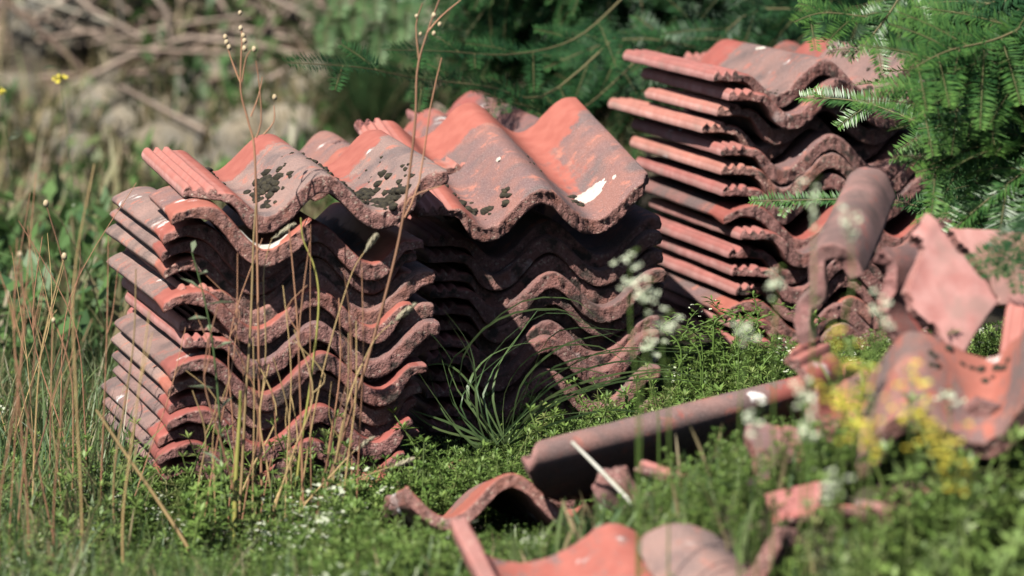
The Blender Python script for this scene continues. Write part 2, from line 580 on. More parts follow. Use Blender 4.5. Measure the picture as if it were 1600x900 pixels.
def moss(parent, spots, seed, name='moss_patch'):
    """Dark crusty cushions sitting on a tile: list of (x, y, spread_x, spread_y, count, size) in tile coordinates."""
    r = random.Random(seed)
    V, F = [], []
    bm = bmesh.new(); bmesh.ops.create_icosphere(bm, subdivisions=2, radius=1)
    bv = [v.co.copy() for v in bm.verts]; bf = [tuple(v.index for v in f.verts) for f in bm.faces]
    bm.free()
    for (x, y, sx, sy, n, size) in spots:
        for _ in range(n):
            xx = min(TW - .004, max(.055, x + r.gauss(0, sx))); yy = min(TL - .004, max(.002, y + r.gauss(0, sy)))
            s = size * r.uniform(.5, 1.25)
            c = Vector((xx - TW / 2, yy - TL / 2, prof(xx) - .0004))
            b0 = len(V); k = r.random() * 50
            ax, ay = r.uniform(.7, 1.3), r.uniform(.7, 1.3)
            for p in bv:
                q = p * (1 + .38 * noise.noise(p * 2.3 + Vector((k, 0, 0))) + .30 * noise.noise(p * 6 + Vector((0, k, 0))))
                V.append(c + Vector((q.x * s * ax, q.y * s * ay, q.z * s * .72)))
            F += [tuple(b0 + i for i in f) for f in bf]
    return tag(mesh_obj(name, V, F, M_MOSS, parent, smooth=True), kind='stuff')

def lime_patch(parent, x, y, a, b, seed, rot=0., name='lime_stain'):
    """Thin irregular lime crust lying on the tile surface."""
    V, F = [], []
    n, rings = 72, 6
    for j in range(rings + 1):
        for i in range(n):
            t = 2 * math.pi * i / n
            rr = (1 + .42 * noise.noise(Vector((math.cos(t) * 1.4, math.sin(t) * 1.4, seed))) + .28 * noise.noise(Vector((math.cos(t) * 5, math.sin(t) * 5, seed)))) * j / rings
            u, v_ = a * rr * math.cos(t), b * rr * math.sin(t)
            xx, yy = x + u * math.cos(rot) - v_ * math.sin(rot), y + u * math.sin(rot) + v_ * math.cos(rot)
            p = Vector((xx - TW / 2, yy - TL / 2, prof(xx)))
            V.append(p + Vector((0, 0, .0016 if j < rings else -.0012)))
    for j in range(rings):
        for i in range(n):
            i2 = (i + 1) % n
            F.append((j * n + i, j * n + i2, (j + 1) * n + i2, (j + 1) * n + i))
    return mesh_obj(name, V, F, M_LIME, parent)

# ---- left stack -------------------------------------------------------
YAW1 = 16.0
S1 = [  # px, py, flip, extra yaw, pitch, roll, depth shift, text
    (272, 351, 1, 0, .0, 4.0, -0.005, 'weathered grey rounded edge and orange near end'),
    (262, 377, 1, 1, .0, 3.5, 0.025, 'grey edge nested under a similar tile'),
    (256, 403, 1, -1, .0, 3.0, 0.045, 'grey edge and a small orange corner'),
    (300, 450, 0, 1, .0, 3.0, 0.05, 'dark shaded ribbed rim set back'),
    (248, 457, 1, 0, .0, 1.0, -0.015, 'long grey rounded edge above the pink rims'),
    (286, 504, 0, 0, .0, 1.5, 0.03, 'pink ribbed rim, uppermost of three pink rims'),
    (290, 532, 0, -1, .0, 2.0, -0.02, 'bright pink ribbed rim, middle of three'),
    (297, 560, 0, 1, .0, 1.0, 0.04, 'pink ribbed rim with white lime, lowest of three'),
    (266, 583, 1, 0, .0, 2.0, -0.025, 'wide orange front just below the pink rims'),
    (262, 610, 1, 1, .0, 2.5, 0.02, 'grey edge with orange and pink front'),
    (256, 637, 1, -3, .0, 1.0, 0.05, 'short grey edge set back'),
    (254, 664, 1, 0, .0, 1.5, 0.0, 'pinkish grey edge low among dry stalks'),
    (250, 691, 1, 2, .0, 1.0, 0.035, 'grey edge half hidden by weeds'),
    (240, 720, 1, 0, .0, .5, -0.01, 'orange near end close to the ground'),
    (236, 749, 1, -2, .0, .5, 0.03, 'grey edge at the bottom, sunk in grass'),
]
g1 = 'roof tiles of the left stack'
DD1 = [-.008, .006, .014, .010, -.012, .012, -.006, .034, -.014, .004, .016, -.004, .012, -.010, .006]
for i, (px, py, fl, dy, pt, rl, dd, txt) in enumerate(S1):
    lab = f'{ORD[i + 2]} tile from top of left stack, {txt}'
    ex = {'x1': XF, 'x0': rng.uniform(.022, .050), 'left_broken': True} if fl else {}
    px_ = (264 if fl else 291) + rng.uniform(-11, 9) - (6 if i > 8 else 0)
    add_tile('roof_tile', lab, stack_matrix(px_, 409 + 26.6 * i + rng.uniform(-1.5, 1.5), 4.40 + DD1[i], YAW1 + rng.uniform(-.8, .8), 0, 2.2 - .12 * i + rng.uniform(-.8, .8), bool(fl), True), g1,
             age=(.62 if fl else .5) + rng.uniform(-.08, .08), grime=rng.uniform(.1, .45), lime=.4 if i in (0, 5, 7, 8) else .0, fine_back=bool(fl), pale=1.0 if fl else .1, **ex)
# broken piece caught under the top tile
t = add_tile('broken_roof_tile', 'broken orange tile piece with white trough, caught under the top tile of left stack',
             stack_matrix(272, 322, 4.345, YAW1 - 2, 1.0, 6, True), g1, age=.25, grime=.1, lime=.5,
             x0=.190, x1=XF, yb=lambda x: .42, yf=lambda x: .18 + .1 * x, left_broken=True, fine_back=True)
lime_patch(t, .245, .402, .030, .012, 15)
# top tile
top1 = add_tile('roof_tile', 'top roof tile of the left stack with dark moss clumps and two rolls',
                stack_matrix(296, 306, 4.36, YAW1 - 2, 1.6, -.3), g1, age=.52, grime=.05, lime=-.5, pale=1.0,
                yf=lambda x: .0 + .045 * sm(.06, .0, x))
moss(top1, [(.125, .15, .010, .028, 46, .0066), (.117, .09, .010, .020, 16, .006), (.030 + .04, .25, .004, .03, 9, .005), (.16, .16, .02, .03, 6, .003)], 3)
moss(top1, [(.235, .14, .019, .020, 62, .0064), (.262, .04, .011, .018, 36, .007), (.21, .03, .012, .02, 8, .004), (.27, .20, .02, .04, 8, .003),
            (.30, .06, .01, .04, 7, .004), (.195, .20, .006, .05, 10, .0045)], 4)
# tile lying behind, its roll showing between the crests
add_tile('roof_tile', 'grey pink tile roll peeping out behind the two rolls of the left stack',
         stack_matrix(348, 252, 4.86, YAW1 - 3, 1, 0, True), g1, age=.8, grime=.1, lime=.0, ncol=90, x1=.235, right_broken=True, yf=lambda x: .12)

# ---- middle stack -----------------------------------------------------
g2 = 'roof tiles of the middle stack'
S2 = [(668, 372, 0, 2, 2.5, -1.0, 0.02, 'thrust in shadow directly beneath the orange top tile'),
      (676, 408, 0, 0, 1.0, 0.0, 0.0, 'chipped right end catching sun'),
      (672, 439, 0, -1, 0, 1.0, 0.03, 'dark front with crumbling right trough'),
      (674, 467, 0, 1, 0, 0.5, -0.01, 'closely nested in shade with sunlit right roll'),
      (668, 494, 0, 0, 0, -.5, 0.0, 'wide gap of shadow underneath it'),
      (676, 530, 0, 1, 0, -1.0, 0.04, 'front half in sun behind bent grass blades'),
      (680, 558, 0, 2, 0, -1.5, 0.015, 'pale lichen on its right end'),
      (672, 588, 0, 0, 0, -.5, -0.01, 'short roll visible behind green blades'),
      (670, 618, 0, -2, 0, 0.0, 0.03, 'red front peeping out at left of grass tuft'),
      (666, 650, 0, 0, 0, 0.0, -0.02, 'red chips showing low behind grass tuft'),
      (668, 682, 0, 1, 0, 0.0, 0.0, 'bottom tile resting on the ground')]
S2.insert(10, (666, 0, 0, 0, 0, 0, .0, 'just above the lowest one, mostly hidden'))
DD2 = [.012, -.004, .006, -.008, .002, .030, .010, -.006, .022, -.008, .012, .0]
for i, (px, py, fl, dy, pt, rl, dd, txt) in enumerate(S2):
    lab = f'{ORD[i + 1]} tile from top of middle stack, {txt}'
    add_tile('roof_tile', lab, stack_matrix(672 + rng.uniform(-6, 6), 408 + 26.5 * i + rng.uniform(-1.5, 1.5), 4.76 + DD2[i], 14.5 + rng.uniform(-1, 1), 1.5 if i == 0 else 0, -.3 + rng.uniform(-.6, .6), False, True), g2,
             age=.6, grime=.5 if i < 6 else .35, lime=.3)  # grime, heavier on the upper fronts to deepen the shadow there
top2 = add_tile('roof_tile', 'orange top tile of the middle stack with big white lime spot',
                stack_matrix(654, 330, 4.69, 14.5, 11.0, -2.0), g2, age=.42, grime=.0, lime=-.4,
                yf=lambda x: .0 + .035 * sm(.312, .33, x))
lime_patch(top2, .262, .085, .022, .020, 5, .5)
lime_patch(top2, .150, .16, .0035, .005, 8)
lime_patch(top2, .292, .07, .0025, .004, 9)
moss(top2, [(.085, .060, .006, .006, 7, .006), (.105, .055, .004, .006, 7, .006), (.135, .050, .004, .010, 8, .006), (.075, .10, .006, .01, 4, .004), (.235, .075, .004, .012, 7, .005), (.205, .18, .003, .05, 5, .003), (.14, .12, .03, .04, 4, .003)], 6)
add_tile('roof_tile', 'dusty purple tile roll behind the orange top tile of the middle stack',
         stack_matrix(592, 298, 5.02, 14, 7, -2.0), g2, age=.95, grime=.1, lime=.0, ncol=90, x0=.10, x1=.245, left_broken=True)
add_tile('broken_roof_tile', 'broken grey tile end poking up between the rolls of the orange top tile',
         stack_matrix(700, 235, 5.12, 18, 3, -2), g2, age=.9, grime=.15, lime=.2, ncol=90, x0=.06, x1=.20, right_broken=True)

# ---- right stack ------------------------------------------------------
g3 = 'roof tiles of the right stack'
S3 = [(1116, 118, 0, 0.5, 0, 0.6, .00, 0, 'smooth grey roll on top and pink rim'),
      (1140, 148, 0, -0.5, 0, 1.1, -.01, 0, 'pink rim with white marks'),
      (1122, 172, 0, 1.0, 0, 1.6, .02, .10, 'short pink rim set far back'),
      (1098, 198, 0, 1.5, 0, 2.4, .03, .0, 'tilted with a shaded hollow above its trough'),
      (1128, 234, 0, 0.0, 0, 1.4, .00, 0, 'long pink rim with white spot at the corner'),
      (1128, 264, 0, 0.5, 0, 1.1, .00, 0, 'long red rim below the white spotted one'),
      (1130, 297, 0, -0.5, 0, 1.1, .00, 0, 'rough crumbled red rim'),
      (1134, 326, 1, 0.0, 0, 1.1, .00, 0, 'grey rounded edge, the only one turned round'),
      (1158, 366, 0, 0.0, 0, 1.1, -.02, 0, 'red rim half in shadow with pink corner'),
      (1140, 394, 0, 0.5, 0, 1.1, .00, 0, 'red rim with sunlit pink end'),
      (1150, 424, 0, -0.5, 0, 0.8, -.01, 0, 'red rim beside small green sprigs'),
      (1150, 452, 0, 0.5, 0, 0.8, .00, 0, 'red rim low in the shade'),
      (1134, 474, 1, 0.0, 0, 0.8, .00, 0, 'dark mossy edge near the bottom'),
      (1140, 502, 0, 0.0, 0, 0.8, .00, 0, 'red corner just above the weeds'),
      (1146, 534, 0, 0.5, 0, 0.8, .00, 0, 'lowest one, sunk in weeds')]
for i, (px, py, fl, dy, pt, rl, dd, cut, txt) in enumerate(S3):
    lab = f'{ORD[i]} tile from top of right stack, {txt}'
    ex = {}
    if cut: ex['yb'] = lambda x: .32
    o = add_tile('roof_tile', lab, stack_matrix(px, py, 5.06 + dd, 16 + dy, pt, rl, bool(fl)), g3,
             x1=XF if fl else TW, pale=.8 if i == 0 else .1, age=.75 if i == 0 else .5, grime=.28, lime=.3 if i in (1, 4) else -.1, fine_back=bool(fl), **ex)
    if i == 0: top3 = o
lime_patch(top3, .16, .24, .003, .012, 12, .3)
moss(top3, [(.25, .03, .012, .012, 14, .006), (.28, .05, .01, .02, 8, .005), (.10, .02, .01, .01, 5, .003)], 9)
add_tile('roof_tile', 'purplish weathered tile leaning behind the right stack under yew branches',
         stack_matrix(1165, 182, 5.22, 10, 8, -1), g3, age=.9, grime=.8, lime=.1, ncol=90, x1=.27, right_broken=True)

# ---- loose and broken tiles in the foreground -----------------------------
g4 = 'broken roof tiles lying in the foreground weeds'
def free_tile(label, px, py, d, X, Y, anchor, name='broken_roof_tile', **kw):
    """Tile point `anchor` (tile x, y) placed at a pixel; X, Y: world directions of width and length."""
    m = basis_matrix(Vector((0, 0, 0)), X, Y)
    a = Vector((anchor[0] - TW / 2, anchor[1] - TL / 2, prof(anchor[0], kw.get('amp', AMP))))
    m.translation = P(px, py, d) - m.to_3x3() @ a
    return add_tile(name, label, m, g4, **kw)
# wavy one seen end-on, low centre; lime colour stands in for its crest highlight
free_tile('wavy broken tile seen end on with white crest, low in front of the stacks', 800, 738, 4.04,
          (-.97, -.16, .03), (.16, -.95, .26), (.17, TL), age=.40, grime=.1, lime=.75, x0=.07, x1=.292, left_broken=True, right_broken=True, yf=lambda x: .20)
# long one lying on its side
# bottom edge pieces
# curved pieces standing on edge: an end profile with real thickness, drawn out along its length
def curved_piece(label, pix, d, ydir, length, thick_=.017, cut=None, age=.5, grime=.2, lime=.2, pale=.1, inner=.5, outer=0.0, name='broken_roof_tile'):
    """pix: end profile in photograph pixels at depth d; ydir: direction of the length; cut(u): share of the length kept."""
    SEED[0] += 1
    so = Vector((SEED[0] * 3.17, SEED[0] * 1.31, SEED[0] * 2.77))
    Y = Vector(ydir).normalized()
    pts = smooth_path([P(q[0], q[1], q[2] if len(q) > 2 else d) for q in pix], 56)
    o0 = sum(pts, Vector()) / len(pts)
    n = len(pts); m = 6
    st = [0, .015, .04, .1, .2, .32, .45, .58, .7, .82, .92, .97, .99, 1.0]
    nor = []
    for i in range(n):
        t = (pts[min(n - 1, i + 1)] - pts[max(0, i - 1)]).normalized()
        nor.append(Y.cross(t).normalized())
    verts, zone = [], []
    def vt(i, k, s_):
        u = i / (n - 1)
        L = length * (cut(u) if cut else 1.0)
        L += noise.noise(Vector((u * 7, 3, 0)) + so) * .006 + noise.noise(Vector((u * 30, 3, 0)) + so) * .003
        st0 = noise.noise(Vector((u * 8, 13, 0)) + so) * .004 + noise.noise(Vector((u * 34, 13, 0)) + so) * .002
        y = st0 + (L - st0) * st[s_]
        p = pts[i] + Y * y + nor[i] * (thick_ * (.5 - k / m)) - o0
        p += nor[i] * (fbm(p + so, 35, 2) * .0012)
        cap = s_ in (0, len(st) - 1); side = i in (0, n - 1)
        if cap or side:
            e = noise.noise((p + so) * 230) * .0016 + noise.noise((p + so) * 85) * .0024
            if cap: p += Y * e
            if side: p += (pts[1] - pts[0]).normalized() * (e * 1.5)
        rr = 1.0 if (cap or side) and 0 < k < m else (.5 if cap else 0)
        bb = inner if k == m else (outer if k == 0 else 0.0)
        verts.append(p); zone.append((rr * .5, .5 + (.5 if st[s_] < .8 else -.2), max(bb, .75 * rr), 1))
        return len(verts) - 1
    rings = []
    for s_ in range(len(st)):
        rings.append([vt(i, 0, s_) for i in range(n)] + [vt(n - 1, k, s_) for k in range(1, m)] + [vt(i, m, s_) for i in range(n - 1, -1, -1)] + [vt(0, k, s_) for k in range(m - 1, 0, -1)])
    faces = []; Lr = len(rings[0])
    for s_ in range(len(st) - 1):
        for j in range(Lr):
            j2 = (j + 1) % Lr
            faces.append((rings[s_][j], rings[s_][j2], rings[s_ + 1][j2], rings[s_ + 1][j]))
    for s_ in (0, len(st) - 1):
        r_ = rings[s_]
        grid = [[r_[i]] + [(r_[n - 1 + k] if i == n - 1 else r_[Lr - k] if i == 0 else vt(i, k, s_)) for k in range(1, m)] + [r_[n + m - 2 + (n - i)]] for i in range(n)]
        for i in range(n - 1):
            for k in range(m):
                q = (grid[i][k], grid[i][k + 1], grid[i + 1][k + 1], grid[i + 1][k])
                faces.append(q if s_ == 0 else q[::-1])
    o = mesh_obj(name, verts, faces, M_TILE, attrs={'zone': zone})
    bm = bmesh.new(); bm.from_mesh(o.data); bmesh.ops.recalc_face_normals(bm, faces=bm.faces); bm.to_mesh(o.data); bm.free()
    o.location = o0
    o['age'] = age; o['grime'] = grime; o['lime'] = lime; o['pale'] = pale
    o['curved'] = 1
    return tag(o, label, 'roof tile', g4, 'thing')
curved_piece('long tile lying tilted with pink edge up and dark hollow underside',
             [(868, 700, 4.02), (846, 703, 3.99), (826, 720, 3.97), (828, 748, 4.00), (858, 768, 4.06), (905, 768, 4.12)], 4.0, (.80, .44, .120), .43, .022, None,
             age=.3, grime=.25, lime=.3, pale=.6, inner=.0, outer=.55)
curved_piece('orange tile with upturned pink lip at the bottom edge of the picture',
             [(714, 806), (722, 838), (748, 872), (800, 890), (860, 882), (908, 856), (946, 830), (982, 838), (1006, 866)], 3.68, (.24, -.93, -.26), .30, .018, None,
             age=-.12, grime=.1, lime=.2, pale=.3)
curved_piece('plain brown tile slab beside the orange one at the bottom edge',
             [(1000, 862), (1022, 840), (1060, 830), (1100, 842), (1140, 872), (1180, 912)], 3.62, (.26, -.93, -.24), .28, .019, None,
             age=.9, grime=.1, lime=.1, pale=.9)
curved_piece('dark grey tile roll standing on edge, its orange hollow facing the camera',
             [(1292, 590), (1268, 548), (1254, 510), (1256, 482), (1278, 458), (1276, 428), (1279, 404), (1300, 392), (1322, 402), (1338, 436)], 3.88,
             (.215, .95, .165), .31, .018, lambda u: .07 + .93 * sm(.58, .66, u), age=1.1, grime=.6, lime=.1, pale=.9, inner=.15)
curved_piece('second upright tile with ragged pink edge beside the dark grey roll',
             [(1412, 548), (1394, 520), (1380, 494), (1382, 470), (1392, 446), (1393, 424), (1385, 410), (1368, 400)], 3.82,
             (.72, .68, .04), .105, .017, lambda u: .35 + .65 * sm(.25, .6, u), age=.2, grime=.4, lime=.1, inner=.3)
curved_piece('big pink tile propped on its edge with curled upper end beside the upright pair',
             [(1444, 340), (1458, 346), (1468, 362), (1480, 384), (1503, 410), (1530, 442), (1553, 474)], 3.78,
             (-.55, -.50, -.67), .085, .018, lambda u: .36 + .64 * sm(.28, .42, u), age=-.6, grime=.0, lime=.3, inner=1.0, outer=1.0)
curved_piece('flat pink tile behind the propped pink one under the yew',
             [(1478, 362), (1505, 392), (1532, 430), (1556, 478)], 3.95, (.86, .45, -.10), .13, .018, None, age=-.4, grime=.05, lime=.2, inner=1.0, outer=1.0)
free_tile('bright orange ribbed tile rim at the right edge of the picture', 1572, 478, 3.74,
          (.88, -.45, .10), (.02, .60, .78), (.0, .16), age=.0, grime=.0, lime=.1, yb=lambda x: .16)
saddle = free_tile('brown orange saddle shaped tile with dark moss in front of the pink one', 1420, 516, 3.68,
          (.93, -.25, .24), (-.10, .88, .30), (.17, .16), age=.10, grime=.45, lime=.1, x0=.11, x1=.33, yb=lambda x: .16, left_broken=True)
moss(saddle, [(.21, .12, .012, .015, 6, .005), (.25, .12, .010, .015, 8, .0055), (.185, .10, .01, .01, 3, .004)], 12)
free_tile('pink curled tile end with white lime at the right edge', 1556, 632, 3.58,
          (.70, -.20, -.68), (.25, .92, -.10), (.12, .0), age=.2, grime=.1, lime=.9, x0=.10, x1=.25, yb=lambda x: .10)
free_tile('pitted pink tile piece below the dark grey roll', 1290, 585, 3.84,
          (.70, -.35, -.60), (.30, .90, .20), (.06, .03), age=.0, grime=.2, lime=.3, x0=.02, x1=.13, yb=lambda x: .08, left_broken=True, right_broken=True)
FR = [(885, 760, 3.95, .08, .125, .1, 'small orange tile shard under the long tilted tile'),
      (990, 775, 3.88, .06, .13, .7, 'greyish pink shard right of the small orange shard'),
      (1050, 740, 3.88, .0, .05, .2, 'pink shard under the right half of the long tile'),
      (1340, 650, 3.55, .08, .12, .1, 'orange tile shard streaked with white lime'),
      (1500, 690, 3.52, .0, .06, .1, 'orange and white shard below the saddle shaped tile'),
      (1410, 740, 3.48, .14, .20, .2, 'rounded orange shard among yellow flowers'),
      (1240, 785, 3.48, .0, .05, .1, 'orange shard half sunk in weeds'),
      (1210, 700, 3.60, .12, .17, .3, 'dull red shard in the weeds below the long tile'),
      (1350, 800, 3.40, .06, .11, .2, 'red shard low in the right weeds'),
      (1530, 745, 3.44, .0, .05, .3, 'pink shard in the weeds at lower right'),
      (1200, 868, 3.44, .10, .15, .4, 'pink brown shard close to the lower edge'),
      (1190, 640, 3.80, .06, .12, .2, 'pale shard beneath the long tilted tile'),
      (705, 722, 4.30, .05, .075, .1, 'tiny orange chip on the moss beside the left stack'),
      (570, 752, 4.34, .0, .08, .5, 'pale pink shard on the ground at the foot of left stack')]
for i, (px, py, d, x0, x1, age, lab) in enumerate(FR):
    r = random.Random(100 + i)
    a = r.uniform(0, 6.28)
    L = r.uniform(.045, .075) if i < 12 else .03
    c, n = R(r.uniform(-30, 30)), R(r.uniform(-25, 25))
    X = Vector((math.cos(a), math.sin(a), math.sin(c))); Y = Vector((-math.sin(a), math.cos(a), math.sin(n)))
    if i == 3: X = Vector((.85, -.3, .3)); Y = Vector((-.15, .5, .85)); L = .085
    for _ in range(200):      # settle the shard on the ground along its line of sight
        q_ = P(px, py, d)
        if q_.z > H(q_.x, q_.y) + .036: d += .006
        elif q_.z < H(q_.x, q_.y) + .024: d -= .006
        else: break
    sk = r.uniform(-.4, .4)
    y1 = L
    free_tile(lab, px, py, d, X, Y, ((x0 + x1) / 2, L * .5), 'tile_shard', age=age, grime=.15, lime=1.1 if i == 3 else .4,
              x0=x0, x1=x1, yf=lambda x, s=sk, m_=x0: s * (x - m_), yb=lambda x, s=sk, m_=x0, y_=y1: y_ - s * .7 * (x - m_), left_broken=True, right_broken=True, cat='tile shard')
# ------------------------------------------------------------------ vegetation helpers
def PG(px, py, lift=0.0, d0=3.0, d1=12.0):
    """Point on the ground (plus lift) along the line of sight through a photograph pixel."""
    d = d0
    while d < d1:
        p = P(px, py, d)
        if p.z <= H(p.x, p.y) + lift: return p, d
        d += .01
    return P(px, py, d1), d1

bpy.context.view_layer.update()
CELL = .012
OCC = {}
for o in list(COL.objects):
    if o.type == 'MESH' and o.get('category') in ('roof tile', 'tile shard'):
        n = len(o.data.vertices)
        co = np.empty(n * 3, dtype=np.float32); o.data.vertices.foreach_get('co', co)
        co = co.reshape(-1, 3)
        mw = np.array(o.matrix_world)
        w = co @ mw[:3, :3].T + mw[:3, 3]
        if o.get('curved'):
            fv = np.array([tuple(p.vertices) for p in o.data.polygons])
            q4 = w[fv]
            for a_ in np.linspace(0, 1, 6):
                for b_ in np.linspace(0, 1, 6):
                    sp_ = (q4[:, 0] * (1 - a_) + q4[:, 1] * a_) * (1 - b_) + (q4[:, 3] * (1 - a_) + q4[:, 2] * a_) * b_
                    ks = np.floor(sp_[:, :2] / CELL).astype(int)
                    for kx, ky, zz in zip(ks[:, 0].tolist(), ks[:, 1].tolist(), sp_[:, 2].tolist()):
                        if OCC.get((kx, ky), 9) > zz: OCC[(kx, ky)] = zz
            continue
        # fill between stations along the length as well
        x0_, x1_ = co[:, 0].min(), co[:, 0].max(); y0_, y1_ = co[:, 1].min(), co[:, 1].max()
        for u in np.arange(x0_, x1_ + .005, .008):
            for v_ in np.arange(y0_, y1_ + .005, .008):
                q = mw[:3, :3] @ np.array((u, v_, prof(u + TW / 2))) + mw[:3, 3]
                k = (int(q[0] // CELL), int(q[1] // CELL))
                if k not in OCC or OCC[k] > q[2]: OCC[k] = q[2]
def blocked(x, y, top):
    z = OCC.get((int(x // CELL), int(y // CELL)))
    return z is not None and z - .02 < top and z > H(x, y) - .02

def rot_zt(yaw, tilt, tdir):
    """rotation matrices (n,3,3): yaw about z, then a tilt towards tdir"""
    c, s = np.cos(yaw), np.sin(yaw)
    z = np.zeros_like(c); o1 = np.ones_like(c)
    Rz = np.stack([np.stack([c, -s, z], -1), np.stack([s, c, z], -1), np.stack([z, z, o1], -1)], -2)
    ax, ay = -np.sin(tdir), np.cos(tdir)
    ct, stt = np.cos(tilt), np.sin(tilt)
    K = np.stack([np.stack([z, z, ay], -1), np.stack([z, z, -ax], -1), np.stack([-ay, ax, z], -1)], -2)
    I = np.eye(3)[None]
    Rt = I + stt[:, None, None] * K + (1 - ct)[:, None, None] * (K @ K)
    return Rt @ Rz

class Quads:
    """Collects quads as numpy-friendly lists with a tint per vertex."""
    def __init__(s): s.v, s.f, s.t = [], [], []
    def leaf(s, base, d, side, length, width, tint, mid=.4, bend=None):
        b0 = len(s.v)
        m = base + d * (length * mid)
        tip = base + d * length
        if bend is not None: tip = tip + bend
        s.v += [base, m + side * (width / 2), tip, m - side * (width / 2)]
        s.f.append((b0, b0 + 1, b0 + 2, b0 + 3)); s.t += [tint] * 4
    def tube(s, pts, radii, sides, tint):
        b0 = len(s.v)
        tube(pts, radii, sides, s.v, s.f)
        s.t += [tint] * (len(s.v) - b0)
    def blade(s, pts, width, tint, side=None):
        n = len(pts)
        b0 = len(s.v)
        for i, p in enumerate(pts):
            t = (pts[min(i + 1, n - 1)] - pts[max(i - 1, 0)]).normalized()
            sd = side if side else t.cross(Vector((0, 0, 1)))
            if sd.length < 1e-4: sd = Vector((1, 0, 0))
            sd = sd.normalized()
            w = width * (1 - (i / (n - 1)) ** 2.2) * .5 + width * .03
            s.v += [p - sd * w, p + sd * w]; s.t += [tint] * 2
        for i in range(n - 1):
            a = b0 + 2 * i
            s.f.append((a, a + 1, a + 3, a + 2))
    def arr(s):
        return np.array([tuple(p) for p in s.v], dtype=np.float32), np.array(s.f, dtype=np.int32), np.array([(*t, 1) for t in s.t], dtype=np.float32)
    def build(s, name, mat, parent=None):
        V, F, T = s.arr()
        return mesh_np(name, V, F, mat, parent, T)

def scatter(name, protos, pos, which, Rm, sc, mat, dt, parent=None):
    Vs, Fs, Ts = [], [], []
    base = 0
    for k, (V, F, T) in enumerate(protos):
        idx = np.nonzero(which == k)[0]
        if not len(idx): continue
        W = np.einsum('nij,vj->nvi', Rm[idx], V) * sc[idx][:, None, None] + pos[idx][:, None, :]
        n, nv = W.shape[:2]
        Vs.append(W.reshape(-1, 3))
        Fs.append((F[None] + (np.arange(n) * nv)[:, None, None] + base).reshape(-1, F.shape[1]))
        tt = np.repeat(T[None], n, 0).copy()
        tt[:, :, :3] = np.clip(tt[:, :, :3] + dt[idx][:, None, :], 0, 1)
        Ts.append(tt.reshape(-1, 4))
        base += n * nv
    return mesh_np(name, np.concatenate(Vs), np.concatenate(Fs), mat, parent, np.concatenate(Ts))

# ------------------------------------------------------------------ ground cover (bedstraw carpet)
def sprig_proto(r, h, whorls, nl, leaf_len, flowers=0):
    q = Quads()
    bx, by = r.uniform(-.35, .35), r.uniform(-.35, .35)
    path = [Vector((bx * h * (u ** 1.6), by * h * (u ** 1.6), h * u)) for u in (0, .25, .5, .75, 1.0)]
    q.tube(path, [.0009, .0008, .0007, .0006, .0004], 3, (.4, .1, 0))
    for w in range(whorls):
        u = .12 + .88 * (w + 1) / whorls
        c = Vector((bx * h * (u ** 1.6), by * h * (u ** 1.6), h * u))
        L = leaf_len * (1.0 - .35 * u) * r.uniform(.8, 1.2)
        a0 = r.uniform(0, 6.28)
        for k in range(nl):
            a = a0 + 2 * math.pi * k / nl + r.uniform(-.2, .2)
            el = r.uniform(.05, .55) + .5 * (u > .9)
            d = Vector((math.cos(a) * math.cos(el), math.sin(a) * math.cos(el), math.sin(el)))
            s = Vector((-math.sin(a), math.cos(a), 0))
            q.leaf(c, d, s, L, L * .26, (r.uniform(.1, .8) * (.5 + .5 * u), 0, 0), .5, Vector((0, 0, -L * .15)))
    if flowers:
        top = path[-1]
        for _ in range(flowers):
            c = top + Vector((r.gauss(0, .008), r.gauss(0, .008), r.uniform(-.012, .010)))
            for k in range(2):
                a = r.uniform(0, 6.28)
                q.leaf(c, Vector((math.cos(a), math.sin(a), r.uniform(-.3, .6))).normalized(), Vector((-math.sin(a), math.cos(a), .3)), .0045, .0042, (.7, 0, .75), .5)
    return q.arr()

r0 = random.Random(21)
protos = [sprig_proto(r0, r0.uniform(.030, .055), r0.randint(4, 5), 6, r0.uniform(.010, .014)) for _ in range(5)]
protos += [sprig_proto(r0, r0.uniform(.045, .06), 5, 6, .011, 9) for _ in range(2)]
pos, which, sc, tl, dts = [], [], [], [], []
def cover_density(x, y):
    d = .75
    d *= .35 + .65 * sm(-.15, .12, noise.noise(Vector((x * 5, y * 5, 4))) + .12)
    if x < -.30: d *= 1.1
    return d
tries = 0
while len(pos) < 17500 and tries < 120000:
    tries += 1
    y = r0.uniform(-1.35, 1.0)
    half = (4.35 + y) * 800 * PXA + .10
    x = r0.uniform(-half, half)
    if y > .25 and x < .05 and r0.random() < .8: continue
    if r0.random() > cover_density(x, y): continue
    s = .75 + .9 * sm(-.3, .5, noise.noise(Vector((x * 3.5, y * 3.5, 8)))) * r0.uniform(.6, 1.1)
    s *= 1 + .10 * sm(.05, .25, x) * sm(-.3, -.55, y)
    s *= 1 - .45 * math.exp(-((x - .16) / .18) ** 2 - ((y + .46) / .10) ** 2)
    s *= 1 - .45 * math.exp(-((x - .0) / .12) ** 2 - ((y + .42) / .16) ** 2)
    s *= 1 - .5 * math.exp(-((x - .06) / .17) ** 2 - ((y + .95) / .28) ** 2)
    z = H(x, y)
    if blocked(x, y, z + .05 * s): continue
    pos.append((x, y, z - .004)); sc.append(s)
    fl = noise.noise(Vector((x * 6, y * 6, 30))) > .22 and not (x > .12 and y < -.35)
    which.append(r0.randint(5, 6) if (fl and r0.random() < .07) else r0.randint(0, 4))
    tl.append(abs(r0.gauss(0, .35)))
    n1 = noise.noise(Vector((x * 4, y * 4, 60)))
    dts.append((.25 * n1 + r0.uniform(-.2, .2), max(0, r0.gauss(-.02, .12)), 0))
